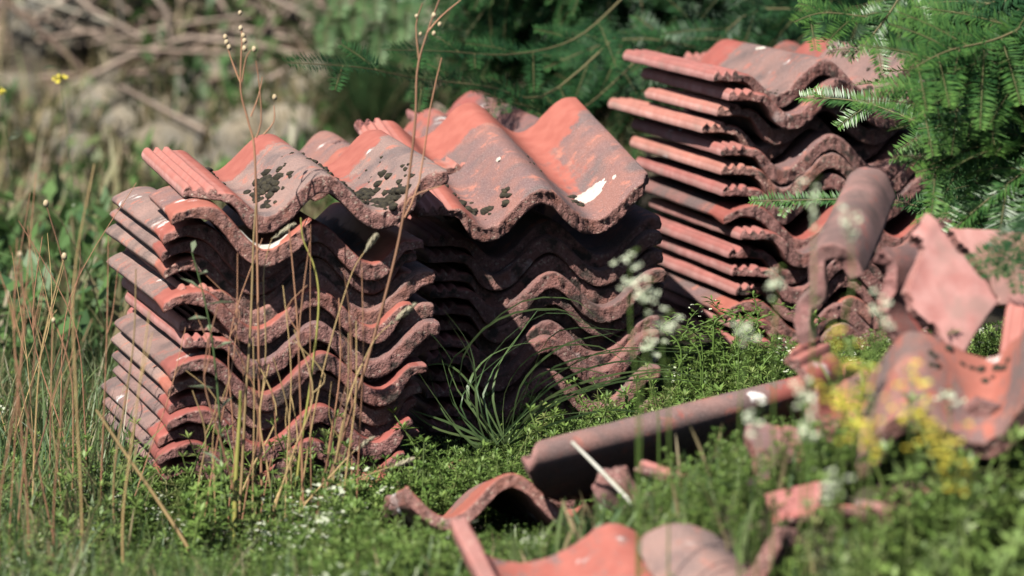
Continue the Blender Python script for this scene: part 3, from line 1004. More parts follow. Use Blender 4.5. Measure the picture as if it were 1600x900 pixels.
for k in range(520):      # taller growth round the feet of the stacks
    if k < 330: x, y = r0.uniform(-.56, -.06), r0.uniform(-.34, .06)
    else: x, y = r0.uniform(-.02, .35), r0.uniform(-.22, .38)
    z = H(x, y); s = r0.uniform(1.0, 2.2)
    if blocked(x, y, z + .05 * s): continue
    pos.append((x, y, z - .004)); sc.append(s); which.append(r0.randint(0, 4)); tl.append(abs(r0.gauss(0, .4)))
    dts.append((r0.uniform(-.1, .4), max(0, r0.gauss(-.02, .2)), 0))
n = len(pos)
cover = scatter('ground_cover', protos, np.array(pos), np.array(which), rot_zt(nrng.uniform(0, 6.28, n), np.array(tl), nrng.uniform(0, 6.28, n)),
                np.array(sc), M_COVER, np.array(dts))
tpos, tsc = [], []
while len(tpos) < 640:
    d_ = r0.uniform(3.05, 3.75); px_ = r0.uniform(1000, 1650)
    x = (px_ - 800) * PXA * d_; y = d_ * .985 - 4.35
    if blocked(x, y, H(x, y) + .12): continue
    tpos.append((x, y, H(x, y) - .004)); tsc.append(r0.uniform(1.3, 3.0) if px_ > 1290 else r0.uniform(.8, 1.3))
n = len(tpos)
tall = scatter('tall_bedstraw', protos, np.array(tpos), nrng.integers(0, 5, n), rot_zt(nrng.uniform(0, 6.28, n), np.abs(nrng.normal(0, .3, n)), nrng.uniform(0, 6.28, n)),
               np.array(tsc), M_COVER, np.stack([nrng.uniform(.0, .6, n), np.clip(nrng.normal(-.05, .2, n), 0, .7), np.clip(nrng.normal(0, .12, n), 0, .4)], -1))
tag(tall, 'taller loose weeds blurred in the right foreground', 'weeds', None, 'stuff')
tag(cover, 'low carpet of green bedstraw with tiny whorled leaves', 'ground cover', None, 'stuff')

# ------------------------------------------------------------------ fine grass
def grass_protos(r, count, h0, h1, w, dry):
    out = []
    for _ in range(count):
        q = Quads()
        for b in range(5):
            h = r.uniform(h0, h1); a = r.uniform(0, 6.28); lean = r.uniform(.1, .6) * h; cv = r.uniform(.8, 2.4)
            o = Vector((r.gauss(0, .008), r.gauss(0, .008), 0))
            pts = [o + Vector((math.cos(a) * lean * u ** cv, math.sin(a) * lean * u ** cv, h * u * (1 - .15 * u))) for u in (0, .3, .6, .85, 1)]
            q.blade(pts, w * r.choice((.6, .8, 1.0, 1.3, 2.2)), (r.random(), 1.0 * (r.random() < dry) * r.uniform(.5, 1), 0))
        out.append(q.arr())
    return out
def place_grass(name, label, protos, n, region, r, ex=None, top=.12, smin=.7, smax=1.3, mat=None):
    pos, sc, dts = [], [], []
    t = 0
    while len(pos) < n and t < n * 12:
        t += 1
        p = region(r)
        if p is None: continue
        x, y = p
        z = H(x, y); s = r.uniform(smin, smax)
        s *= 1 - .5 * sm(-.52, -.42, x) * sm(-.75, -.45, y) * sm(.3, .0, y)
        if blocked(x, y, z + top * s): continue
        pos.append((x, y, z - .003)); sc.append(s)
        dts.append((r.uniform(-.3, .3), 0, 0))
    n = len(pos)
    o = scatter(name, protos, np.array(pos), np.array([r.randrange(len(protos)) for _ in range(n)]),
                rot_zt(nrng.uniform(0, 6.28, n), np.abs(nrng.normal(0, .35, n)), nrng.uniform(0, 6.28, n)), np.array(sc), mat or M_GRASS, np.array(dts))
    return tag(o, label, 'grass', None, 'stuff')
r1 = random.Random(31)
def reg_left(r):
    y = r.uniform(-.95, 1.6)
    half = (4.35 + y) * 800 * PXA
    x = r.uniform(-half - .15, -.20 if y < -.12 else -.42)
    if r.random() > .45 + .55 * sm(-.25, -.6, x): return None
    return x, y
place_grass('fine_grass', 'fine grey green grass left of and in front of the left stack', grass_protos(r1, 8, .05, .15, .0014, .25), 1700, reg_left, r1, top=.10)
def reg_front(r):
    y = r.uniform(-1.2, .1)
    half = (4.35 + y) * 800 * PXA
    return r.uniform(-half, half), y
place_grass('short_grass', 'short green grass blades among the foreground weeds', grass_protos(r1, 5, .04, .09, .0026, .12), 1300, reg_front, r1, top=.06)
def reg_back(r):
    return r.uniform(-1.8, .3), r.uniform(.9, 4.6)
place_grass('tall_grass', 'tall green and straw grass on the bank behind the left stack', grass_protos(r1, 6, .08, .24, .005, .8), 1100, reg_back, r1, top=.2)

# ------------------------------------------------------------------ grass tuft between the stacks
tuft_base, td = PG(778, 700, .0)
tuft_base = P(775, 700, 4.50)
tuft = thing('grass_tuft', 'tuft of long arching green grass blades in front of the middle stack', 'grass tuft', tuft_base)
TB = [[(770, 695), (745, 600), (800, 520), (870, 487), (935, 520), (1010, 566), (1060, 610)],
      [(775, 695), (720, 600), (740, 530), (800, 490), (880, 484), (925, 512)],
      [(765, 690), (715, 640), (690, 560), (672, 500)], [(768, 695), (730, 620), (760, 560), (830, 535), (890, 550)],
      [(790, 690), (850, 640), (950, 600), (1040, 592), (1100, 600)], [(790, 692), (860, 620), (960, 585), (1070, 575)],
      [(780, 695), (830, 640), (900, 610), (1000, 615)], [(775, 690), (800, 640), (860, 590), (960, 545), (1110, 548)],
      [(760, 690), (700, 660), (640, 640)], [(770, 690), (752, 640), (735, 560), (700, 500)],
      [(785, 690), (815, 600), (880, 540), (960, 520)], [(770, 690), (735, 690), (690, 640), (668, 570)],
      [(780, 690), (770, 620), (785, 560), (822, 510)], [(778, 690), (790, 610), (840, 550), (930, 540), (990, 575)],
      [(775, 690), (742, 610), (700, 570), (650, 575)], [(785, 694), (840, 660), (900, 645), (985, 650)],
      [(790, 694), (870, 660), (960, 640), (1045, 655)], [(780, 694), (800, 650), (835, 590), (905, 575), (985, 600)]]
r2 = random.Random(5)
TB += [[(x + r2.uniform(-18, 18) * (i > 0), y + r2.uniform(-22, 12) * (i > 0)) for i, (x, y) in enumerate(pp)] for pp in TB[:12]]
for k, pp in enumerate(TB):
    dn = 4.50 + r2.uniform(-.03, .06)
    q = Quads()
    pts = [P(x + (0 if i else r2.uniform(-14, 14)), y, 4.50 + (dn - 4.50) * i / 3) - tuft_base for i, (x, y) in enumerate(pp)]
    q.blade(smooth_path(pts, 14), r2.uniform(.0026, .0046), (r2.uniform(.1, .8), .0, 0), Vector((r2.uniform(-.3, .3), -.25, 1)).normalized() if k % 3 else None)
    q.build('blade', M_GRASS, tuft)

# ------------------------------------------------------------------ dry stalks
def stalk(label, pix, d, mat, rad, group, name='grass_stalk', cat='dry stalk', head=None, side=None, seeds=None, ddep=.0):
    """A dry stem through photograph pixels at depth d; the stem starts on the ground below its first point."""
    pts = [P(x, y, d + ddep * i / max(1, len(pix) - 1)) for i, (x, y) in enumerate(pix)]
    b = pts[0]; g0 = H(b.x, b.y)
    if b.z > g0 + .005: pts.insert(0, Vector((b.x, b.y, g0 - .005)))
    root = pts[0].copy()
    t = thing(name, label, cat, root, group)
    pts = [p - root for p in pts]
    path = smooth_path(pts, max(8, 4 * len(pts)))
    n = len(path)
    V, F = tube(path, [rad * (1 - .55 * i / (n - 1)) for i in range(n)], 6)
    mesh_obj('stem', V, F, mat, t)
    for s in (side or []):
        sp = [P(x, y, d) - root for x, y in s]
        sp = smooth_path(sp, 7)
        V, F = tube(sp, [rad * .6 * (1 - .5 * i / 6) for i in range(7)], 5)
        mesh_obj('side_stem', V, F, mat, t)
    if head:
        (hx0, hy0), (hx1, hy1), w = head
        a, bq = P(hx0, hy0, d) - root, P(hx1, hy1, d) - root
        q = Quads(); r = random.Random(hash(label) % 1000 if False else int(hx0 * 7 + hy0))
        ax = (bq - a); L = ax.length; ax.normalize()
        for k in range(90):
            u = r.random()
            ww = w * (math.sin(math.pi * min(1, u * .9 + .08)) ** .7)
            an = r.uniform(0, 6.28)
            e1 = ax.orthogonal().normalized(); e2 = ax.cross(e1)
            rad_d = e1 * math.cos(an) + e2 * math.sin(an)
            d_ = (ax + rad_d * .5).normalized()
            q.leaf(a + ax * (L * u * .9) + rad_d * ww * .15, d_, ax.cross(rad_d), ww * 1.7, ww * .6, (.6, .9, .3), .4)
        q.build('seed_head', M_SEEDLEAF, t)
    for (sx, sy, sr) in (seeds or []):
        c = P(sx, sy, d) - root
        bm = bmesh.new(); bmesh.ops.create_icosphere(bm, subdivisions=2, radius=sr)
        V = [c + v.co * (1 + .3 * noise.noise(v.co * 900)) + Vector((0, 0, v.co.z * .3)) for v in bm.verts]; F = [tuple(v.index for v in f.verts) for f in bm.faces]
        bm.free()
        mesh_obj('seed_pod', V, F, M_SEED, t)
    return t
M_SEEDLEAF = leaf_material('grass_seed', (.30, .25, .12), (.42, .36, .20), .7, .1)
gs = 'dry stalks in front of the left stack'
stalk('tall orange brown stalk crossing the left stack up to the top edge', [(490, 830), (515, 745), (560, 610), (600, 470), (628, 350), (648, 200), (652, 110), (668, 50), (690, -10)], 4.25, M_STALK, .0024, gs,
      side=[[(632, 340), (655, 285), (672, 170), (690, 90)], [(655, 95), (650, 40), (660, 5)], [(668, 50), (690, 25), (720, 0)], [(628, 350), (640, 310), (690, 290)]],
      seeds=[(651, 25, .0022), (678, 24, .003), (687, 38, .0026), (678, 52, .0026), (657, 53, .002)])
stalk('branched red stalk with pale seed pods rising over the left roll of the left stack', [(410, 800), (405, 600), (402, 400), (398, 240), (388, 190), (376, 140), (378, 60), (376, 40)], 4.30, M_STALK, .0019, gs,
      side=[[(376, 130), (364, 100), (356, 75), (352, 60)], [(378, 128), (384, 92), (392, 78)], [(392, 182), (404, 150), (410, 120)], [(400, 215), (408, 190), (406, 140), (400, 95)], [(412, 210), (428, 190), (428, 165)]],
      seeds=[(358, 74, .003), (354, 66, .003), (352, 58, .003), (382, 76, .0032), (382, 64, .003), (380, 56, .003), (397, 77, .0032), (376, 44, .0028), (375, 20, .0025), (429, 152, .003)])
stalk('yellow green stalk bending in the middle of the left stack', [(455, 830), (470, 700), (485, 600), (498, 480), (492, 420), (474, 375), (470, 340)], 4.28, M_GSTALK, .0019, gs)
stalk('straight straw stalk left of the yellow green bent one', [(370, 860), (378, 740), (384, 620), (392, 500), (396, 380), (400, 320)], 4.26, M_STRAW, .0022, gs)
stalk('thick yellow straw stalk at the near left corner of the left stack', [(366, 870), (368, 760), (374, 660), (376, 610)], 4.18, M_GSTALK, .0036, gs)
stalk('dry stalk with a pale feathery head pointing right across the left stack', [(520, 760), (540, 640), (580, 540), (612, 505)], 4.24, M_STRAW, .0012, gs, head=((608, 508), (655, 470), .006))
stalk('stalk with small green straw head over the upper right of the left stack', [(470, 780), (500, 600), (545, 440), (572, 390)], 4.24, M_STRAW, .0012, gs, head=((568, 396), (592, 362), .006))
stalk('low stalk with pale head lying right at the foot of the left stack', [(420, 830), (500, 770), (580, 740), (615, 728)], 4.22, M_STRAW, .0011, gs, head=((612, 730), (652, 714), .005))
stalk('short stalk with pale head at the lower right corner of the left stack', [(470, 800), (520, 740), (556, 702)], 4.22, M_STRAW, .0011, gs, head=((552, 706), (588, 680), .005))
stalk('straw stalk with fat head lying over the white trough piece', [(400, 700), (415, 560), (412, 430), (425, 372)], 4.28, M_STRAW, .0013, gs, head=((425, 374), (466, 346), .0055))
rs = random.Random(77)
lab_r = 'thin red brown stalk in front of the left stack'
lab_y = 'thin straw stalk in front of the left stack'
near = []
for k in range(26):
    x = rs.choice([rs.gauss(400, 22), rs.gauss(470, 40), rs.gauss(340, 25), rs.gauss(510, 25)])
    y0 = rs.uniform(790, 870); y1 = rs.uniform(330, 620)
    bend = rs.gauss(0, 18); drift = rs.gauss(18, 28)
    pix = [(x, y0), (x + drift * .3 + bend * .5, y0 + (y1 - y0) * .33), (x + drift * .65 + bend, y0 + (y1 - y0) * .66), (x + drift, y1)]
    side = None
    if rs.random() < .5:
        xx, yy = pix[2]
        side = [[(xx, yy), (xx + rs.choice((-1, 1)) * rs.uniform(8, 20), yy - rs.uniform(25, 60)), (xx + rs.choice((-1, 1)) * rs.uniform(12, 40), yy - rs.uniform(60, 110))]]
    near.append((x, pix, rs.uniform(4.16, 4.31), side, rs.random() < .45, rs.uniform(.0009, .0017)))
near.sort(key=lambda q_: q_[0])
num = [0, 0]
for (x, pix, d, side, red, rad) in near:
    w_ = ('leftmost', 'second from left')[num[red]] if num[red] < 2 else ORD[num[red]] + ' from left'
    num[red] += 1
    stalk(f'{lab_r if red else lab_y}, {w_}', pix, d, M_STALK if red else M_STRAW, rad, 'red brown stalks by the left stack' if red else 'straw stalks by the left stack', side=side)
lab_l = 'thin reddish weed stalk standing in the grass left of the left stack'
for k in range(22):
    x = rs.uniform(-10, 205); y0 = rs.uniform(740, 930); y1 = rs.uniform(250, 560)
    d = rs.uniform(3.9, 4.7)
    drift = rs.gauss(-20, 50); bend = rs.gauss(0, 22)
    pix = [(x, y0), (x + drift * .3 + bend * .6, y0 + (y1 - y0) * .33), (x + drift * .65 + bend, y0 + (y1 - y0) * .66), (x + drift, y1)]
    xx, yy = pix[2]
    side = [[(xx, yy), (xx + sgn * rs.uniform(5, 14), yy - rs.uniform(30, 50)), (xx + sgn * rs.uniform(14, 34), yy - rs.uniform(60, 110))] for sgn in (-1, 1) if rs.random() < .6]
    stalk(lab_l, pix, d, rs.choice((M_STALK, M_STALK, M_STRAW)), rs.uniform(.0009, .0016), 'weed stalks at the left edge', side=side, name='weed_stalk', cat='weed stalk',
          seeds=[(pix[-1][0], pix[-1][1], rs.uniform(.002, .004))] if rs.random() < .3 else None)
stalk('long pale broken straw leaning across the bottom left corner of the left stack', [(300, 868), (245, 780), (190, 700), (150, 640)], 4.1, M_STRAW, .003, None, name='dry_straw', cat='straw')
st_t = stalk('short thick white straw leaning against the long tilted tile', [(995, 797), (945, 742), (893, 690)], 3.84, M_PALE, .0036, None, name='dry_straw', cat='straw')

# grey green leafy weed at the near left corner of the left stack
def leafy_weed(label, pix, d, mat, nleaf, ll, r, group=None, tint=(.3, .1, .25), flowers=None, name='leafy_weed', fmat=None, cat='weed'):
    pts = [P(x, y, d) for x, y in pix]
    b = pts[0]; g0 = H(b.x, b.y)
    if b.z > g0 + .005: pts.insert(0, Vector((b.x, b.y, g0 - .005)))
    root = pts[0].copy()
    t = thing(name, label, cat, root, group)
    path = smooth_path([p - root for p in pts], 16)
    q = Quads(); q.tube(path, [(.0018 if not flowers else .0011) * (1 - .6 * i / 15) for i in range(16)], 5, (tint[0], tint[1], 0))
    q.build('stem', mat, t)
    q = Quads()
    for k in range(nleaf):
        u = .15 + .85 * k / max(1, nleaf - 1)
        c = path[min(15, int(u * 15))]
        a = k * 2.4 + r.uniform(-.3, .3); el = r.uniform(.1, .7)
        dd = Vector((math.cos(a) * math.cos(el), math.sin(a) * math.cos(el), math.sin(el)))
        q.leaf(c, dd, Vector((-math.sin(a), math.cos(a), r.uniform(-.4, .4))).normalized(), ll * r.uniform(.6, 1.2), ll * .24, (tint[0] + r.uniform(-.2, .3), tint[1], tint[2]), .5, Vector((0, 0, -ll * .2)))
    if nleaf: q.build('leaves', mat, t)
    if flowers:
        n, spread, size, span = flowers
        V, F = [], []
        for k in range(n):
            u = 1 - span * r.random()
            c = path[min(15, int(u * 15))] + Vector((r.gauss(0, spread), r.gauss(0, spread), r.gauss(0, spread)))
            for j in range(5):
                a = r.uniform(0, 6.28); z = r.uniform(-.3, .7)
                d_ = Vector((math.cos(a), math.sin(a), z)).normalized(); s_ = d_.orthogonal().normalized()
                b0 = len(V)
                V += [c, c + d_ * size * .5 + s_ * size * .4, c + d_ * size, c + d_ * size * .5 - s_ * size * .4]
                F.append((b0, b0 + 1, b0 + 2, b0 + 3))
        mesh_obj('blossoms', V, F, fmat, t, smooth=False)
    return t
rw = random.Random(91)
leafy_weed('grey green upright weed with narrow leaves at the near corner of the left stack', [(345, 690), (335, 560), (320, 470), (300, 395)], 4.2, M_WEED, 12, .032, rw)
leafy_weed('tall green weed stem with small yellow flower at far upper left', [(125, 420), (110, 250), (92, 105)], 5.6, M_WEED, 5, .03, rw, flowers=(4, .003, .009, .03), fmat=M_YELLOW)
leafy_weed('yellow flowered weed cut by the left edge', [(30, 420), (15, 250), (-2, 125)], 5.6, M_WEED, 5, .03, rw, flowers=(4, .003, .009, .03), fmat=M_YELLOW)
# blurred flowering sprigs close to the camera
FS = [(985, 395, 640, 3.45), (1010, 440, 640, 3.4), (1040, 490, 640, 3.42), (1165, 500, 640, 3.4), (1270, 280, 560, 3.3), (1325, 330, 560, 3.2), (1375, 470, 600, 3.2), (1215, 420, 560, 3.3),
      (1265, 655, 800, 3.1), (1180, 640, 790, 3.15), (1255, 600, 740, 3.1), (1300, 745, 860, 3.05), (1480, 610, 760, 3.35), (1020, 520, 660, 3.7)]
FS.sort(); YS_ORD = ['leftmost', 'second from left'] + [o_ + ' from left' for o_ in ORD[2:]] + ['eighteenth from left']
for k, (x, y, yb, d) in enumerate(FS):
    leafy_weed(f'blurred bedstraw sprig with pale blossom head close to the camera, {YS_ORD[k] if k < len(FS) - 1 else "rightmost"}', [(x + rw.uniform(-12, 12), yb), (x + rw.uniform(-8, 8), (y + yb) / 2), (x, y)], d, M_COVER, 9, .012, rw,
               'blurred flowering sprigs in the foreground', (.5, 0, 0), (13, .0060, .0044, .14), 'flowering_sprig', M_WHITE, 'flower')
YS = [(1300, 510, 700, 3.02), (1325, 550, 720, 2.98), (1415, 570, 720, 3.0), (1355, 610, 740, 2.96), (1450, 640, 760, 2.98), (1480, 700, 800, 3.0)]
YS.sort()
for k, (x, y, yb, d) in enumerate(YS):
    leafy_weed(f'spike of small yellow blossoms before the broken tiles, {YS_ORD[k] if k < len(YS) - 1 else "rightmost"}', [(x + rw.uniform(-10, 30), yb), (x + 10, (y + yb) / 2), (x, y)], d, M_COVER, 12, .015, rw,
               'yellow flower spikes in the foreground', (.6, .1, 0), (24, .008, .0046, .6), 'yellow_flower_spike', M_YELLOW, 'flower')
# sharp small sprigs growing over the right stack and between the stacks
for k in range(26):
    x, y = rw.uniform(1050, 1260), rw.uniform(450, 580)
    d = rw.uniform(4.62, 4.92)
    leafy_weed('small sharp green bedstraw sprig growing between the middle and right stacks', [(x, y + 60), (x + rw.uniform(-30, 30), y + 28), (x + rw.uniform(-55, 55), y + rw.uniform(-5, 12))], d, M_COVER, 34, .015, rw,
               'bedstraw sprigs between the stacks', (.45, 0, 0), (4, .004, .0025, .2) if k % 5 == 0 else None, 'bedstraw_sprig', M_WHITE)

# ------------------------------------------------------------------ yew tree
yew = thing('yew_tree', 'dark green yew tree with flat needle sprays behind and right of the stacks', 'tree', (1.45, 1.35, H(1.45, 1.35)))
YO = Vector(yew.location)
def needles(q, path, r, n_len=.021, spacing=.0023, up=None, dry=0., n_w=.0023):
    """two-ranked flat needles along a twig"""
    L = [0]
    for i in range(1, len(path)): L.append(L[-1] + (path[i] - path[i - 1]).length)
    tot = L[-1]; n = int(tot / spacing)
    i = 0
    for k in range(n):
        s = tot * (k + .5) / n
        while i < len(L) - 2 and L[i + 1] < s: i += 1
        f = (s - L[i]) / max(1e-6, L[i + 1] - L[i])
        c = path[i].lerp(path[i + 1], f)
        t = (path[i + 1] - path[i]).normalized()
        sd = t.cross(up or Vector((0, 0, 1)))
        if sd.length < .1: sd = Vector((1, 0, 0))
        sd.normalize(); nn = sd.cross(t)
        tipf = sm(0, .035, tot - s) * .45 + .55
        for sg in (-1, 1):
            dd = (sd * sg + t * r.uniform(.25, .65) + nn * r.uniform(-.05, .55)).normalized()
            w = dd.cross(nn).normalized()
            young = max(0, 1 - (tot - s) / .05)
            q.leaf(c, dd, w, n_len * tipf * r.uniform(.8, 1.15), n_w, (min(1, r.uniform(.0, .55) ** 1.3 + young * .5), dry * (r.random() < .05), 0), .45, nn * r.uniform(-.002, .001))
def yew_spray(main, r, twigs=8, tl=(.06, .14), n_len=.021, rad=.0022, droop=.15, first=.15, up=None):
    """wood quads, needle quads of a branch with alternate side twigs; main: list of Vectors (base to tip)"""
    w, nq = Quads(), Quads()
    path = smooth_path(main, 20)
    w.tube(path, [rad * (1 - .7 * i / 19) for i in range(20)], 5, (.4, .3, 0))
    needles(nq, path[3:], r, n_len, up=up)
    for k in range(twigs):
        u = first + (1 - first - .06) * (k + r.random() * .5) / twigs
        i = min(18, int(u * 19)); c = path[i]; t = (path[i + 1] - path[i]).normalized()
        sd = t.cross(up or Vector((0, 0, 1))).normalized() * (1 if k % 2 else -1)
        l = r.uniform(*tl) * (1.1 - .6 * u)
        d = (t * r.uniform(.5, .9) + sd * r.uniform(.6, 1) + Vector((0, 0, r.uniform(-.2, .2)))).normalized()
        tp = [c, c + d * l * .5 + Vector((0, 0, -droop * l * .15)), c + d * l + Vector((0, 0, -droop * l * .6))]
        tp = smooth_path(tp, 7)
        w.tube(tp, [rad * .55 * (1 - .6 * j / 6) for j in range(7)], 4, (.5, .1, 0))
        needles(nq, tp, r, n_len * .92, up=up)
    return w, nq
ry = random.Random(404)
# shared spray meshes for the mass of foliage
variants = []
for k in range(6):
    L = ry.uniform(.34, .52)
    main = [Vector((0, 0, 0)), Vector((L * .35, ry.uniform(-.03, .03), .03)), Vector((L * .7, ry.uniform(-.05, .05), .01)), Vector((L, ry.uniform(-.08, .08), -.06))]
    w, nq = yew_spray(main, ry, 12, (.09, .19), .026, .0022, .4, .1)
    Vw, Fw, Tw = w.arr(); Vn, Fn, Tn = nq.arr()
    variants.append((w, nq))
protos_y = []
M_YWOOD = leaf_material('yew_wood', (.045, .045, .018), (.085, .10, .025), .7, .0)
cnt = 0
def add_spray_variant(k, m4, first, mat=None):
    global cnt
    if first:
        wq, nq = variants[k]
        b = wq.build('branch', M_YWOOD, yew)
        nd = nq.build('needles', M_YEW, b)
        protos_y.append((b, nd))
    else:
        b0, n0 = protos_y[k]
        b = b0.copy(); COL.objects.link(b); b.parent = yew
        nd = n0.copy(); COL.objects.link(nd); nd.parent = b
        if mat:
            nd.material_slots[0].link = 'OBJECT'; nd.material_slots[0].material = mat
    b.matrix_local = Matrix.Translation(-YO) @ m4
    cnt += 1
def aim(loc, d, rollr):
    d = d.normalized(); sd = Vector((0, 0, 1)).cross(d).normalized(); up = d.cross(sd)
    m = Matrix((d, sd, up)).transposed().to_4x4() @ Matrix.Rotation(rollr, 4, 'X')
    m.translation = loc
    return m
NB = 270
for k in range(NB):
    px = ry.uniform(650, 1720)
    lo = 215 if px < 1000 else (90 if px < 1400 else 330)
    py = ry.uniform(-170, lo)
    if px < 800: py = min(py, 30 + (px - 650) * 1.0)
    d = ry.uniform(5.62, 6.5) if px > 800 else ry.uniform(5.8, 6.5)
    tip = P(px, py, d)
    dirv = Vector((-ry.uniform(.25, 1.0), -ry.uniform(.1, 1.0), ry.uniform(-.55, .15)))
    dirv.normalize()
    add_spray_variant(k % 6, aim(tip - dirv * .42, dirv, ry.choice((-1, 1)) * ry.uniform(.2, 1.2)), k < 6)
# upper crown of the yew, out of view, added to hold back skylight
for k in range(190):
    tip = Vector((ry.uniform(-.35, 2.6), ry.uniform(1.5, 3.2), ry.uniform(1.15, 3.1)))
    if math.hypot((tip.x - 1.4) / 1.9, (tip.z - 1.2) / 2.2) > 1: continue
    dirv = Vector((tip.x - 1.45, tip.y - 2.4, ry.uniform(-.6, .2))).normalized()
    add_spray_variant(k % 6, aim(tip - dirv * .42, dirv, ry.uniform(-.8, .8)), False)
# right side, close to the camera, out of focus
for k in range(54):
    px = ry.uniform(1480, 1700); py = ry.uniform(-20, 400)
    if px < 1520 and py > 240: px += 90
    d = ry.uniform(4.15, 4.6)
    tip = P(px, py, d)
    dirv = Vector((-ry.uniform(.5, 1.0), -ry.uniform(.0, .6), ry.uniform(-.25, .40))).normalized()
    add_spray_variant(k % 6, aim(tip - dirv * .40, dirv, ry.uniform(-1.1, 1.1)), False, M_YTIP if k % 2 else None)
# individual branches that read singly
def single(pix, d0, d1, twigs, tl, label, n_len=.021, mat=M_YEW, first=.15, rad=.002):
    n = len(pix)
    pts = [P(x, y, d0 + (d1 - d0) * i / (n - 1)) - YO for i, (x, y) in enumerate(pix)]
    w, nq = yew_spray(pts, ry, twigs, tl, n_len, rad, .2, first, Vector((0, -.75, .66)))
    b = w.build('branch', M_YWOOD, yew); b['label'] = label
    nq.build('needles', mat, b)
single([(960, 60), (850, 150), (760, 135), (650, 122), (560, 105), (447, 98)], 5.5, 4.95, 7, (.07, .13), 'long yew branch reaching left over the left stack', .022)
single([(980, -10), (900, 60), (800, 85), (690, 80), (600, 78)], 5.6, 5.1, 7, (.06, .12), 'upper yew branch reaching left', .022)
single([(1000, 90), (900, 175), (820, 165), (735, 140)], 5.6, 5.2, 7, (.06, .12), 'yew branch just above the orange top tile', .022)
single([(1600, 330), (1480, 330), (1380, 312), (1280, 312), (1172, 314)], 4.75, 4.82, 3, (.03, .05), 'thin yellow green yew shoot across the right stack', .016, M_YTIP, .6, .0018)
single([(1580, 230), (1460, 200), (1350, 160), (1250, 152)], 4.6, 4.72, 4, (.05, .08), 'yew shoot pointing left at the rolls of the right stack', .021, M_YTIP, .3)
single([(1420, -30), (1390, 20), (1350, 70), (1325, 92)], 5.0, 5.0, 4, (.05, .09), 'yew shoot hanging over the top of the right stack', .022, M_YTIP, .1)
single([(1600, 60), (1520, 20), (1400, 30), (1290, 20), (1240, 35)], 5.1, 4.95, 7, (.06, .11), 'yew branch along the top edge above the right stack', .022, M_YTIP)
single([(1640, 100), (1560, 110), (1480, 150), (1420, 190)], 4.3, 4.2, 11, (.09, .16), 'pale blurred yew branch at the right edge', .023, M_YTIP)
single([(1660, 200), (1590, 230), (1510, 250), (1430, 270)], 4.3, 4.25, 11, (.09, .16), 'drooping blurred yew branch at the right edge', .023, M_YTIP)
single([(1640, 20), (1560, 60), (1480, 80), (1420, 110)], 4.3, 4.15, 11, (.09, .16), 'bright blurred yew branch in the upper right corner', .023, M_YTIP)
single([(1640, 350), (1590, 370), (1530, 350), (1450, 300)], 4.5, 4.5, 6, (.05, .09), 'yew branch hanging above the pink tile', .022)
single([(1640, 300), (1610, 360), (1580, 400), (1562, 430)], 3.9, 3.86, 6, (.05, .08), 'dark yew twig hanging over the flat pink tile', .022)
# trunk and limbs
V, F = tube(smooth_path([Vector((0, 0, -.05)), Vector((.02, .03, .5)), Vector((-.03, .05, 1.1)), Vector((.02, .0, 1.9))], 14), [.13 - .006 * i for i in range(14)], 14)
mesh_obj('trunk', V, F, M_BARK, yew)
for (hz, tx, ty, tz) in [(.35, -.55, .25, .55), (.5, -.95, .55, .75), (.6, -1.5, .45, .75), (.7, -.2, -.9, .55), (.5, -.15, -1.25, .50), (.9, -.8, .1, 1.1), (1.1, .4, -.6, 1.4), (1.0, .7, .5, 1.3)]:
    p = smooth_path([Vector((0, .02, hz)), Vector((tx * .4, ty * .4, hz * .6 + tz * .4 + .08)), Vector((tx, ty, tz))], 9)
    V, F = tube(p, [.030 - .0026 * i for i in range(9)], 8)
    mesh_obj('limb', V, F, M_BARK, yew)

# ------------------------------------------------------------------ bank behind, out of focus
rb = random.Random(55)
def rock(px, py, size, flat, label, grp):
    p, d = PG(px, py, .0, 6.2, 14)
    bm = bmesh.new(); bmesh.ops.create_icosphere(bm, subdivisions=3, radius=1)
    k = Vector((rb.random() * 30, rb.random() * 30, 0))
    ax, ay = rb.uniform(.8, 1.3), rb.uniform(.7, 1.1)
    V = []
    for v in bm.verts:
        q = v.co * (1 + .22 * noise.noise(v.co * 1.3 + k) + .08 * noise.noise(v.co * 4 + k))
        V.append(Vector((q.x * ax, q.y * ay, q.z * flat)) * size)
    F = [tuple(v.index for v in f.verts) for f in bm.faces]; bm.free()
    o = mesh_obj('stone', V, F, M_ROCK)
    o.location = p + Vector((0, 0, size * flat * .25)); o.rotation_euler = (rb.uniform(-.3, .3), rb.uniform(-.3, .3), rb.uniform(0, 6.28))
    tag(o, label, 'stone', grp)
ls = 'pale weathered stone on the blurred bank behind the left stack'
spots = [(90, 62, .11), (170, 85, .08), (270, 190, .10), (330, 165, .09), (230, 225, .10), (530, 160, .10), (350, 300, .10), (290, 260, .12)]
tries = 0
while len(spots) < 40 and tries < 900:
    tries += 1
    c = (rb.uniform(-40, 570), rb.uniform(110, 350), rb.uniform(.04, .10))
    if all(math.hypot(c[0] - o_[0], (c[1] - o_[1]) * 1.6) > 42 for o_ in spots): spots.append(c)
for (px, py, s) in spots:
    rock(px, py, s * rb.uniform(.8, 1.1), rb.uniform(.6, .95), ls, 'stones on the bank')
rock(625, 75, .20, .45, 'flat grey stone slab on the bank left of the yew', None)
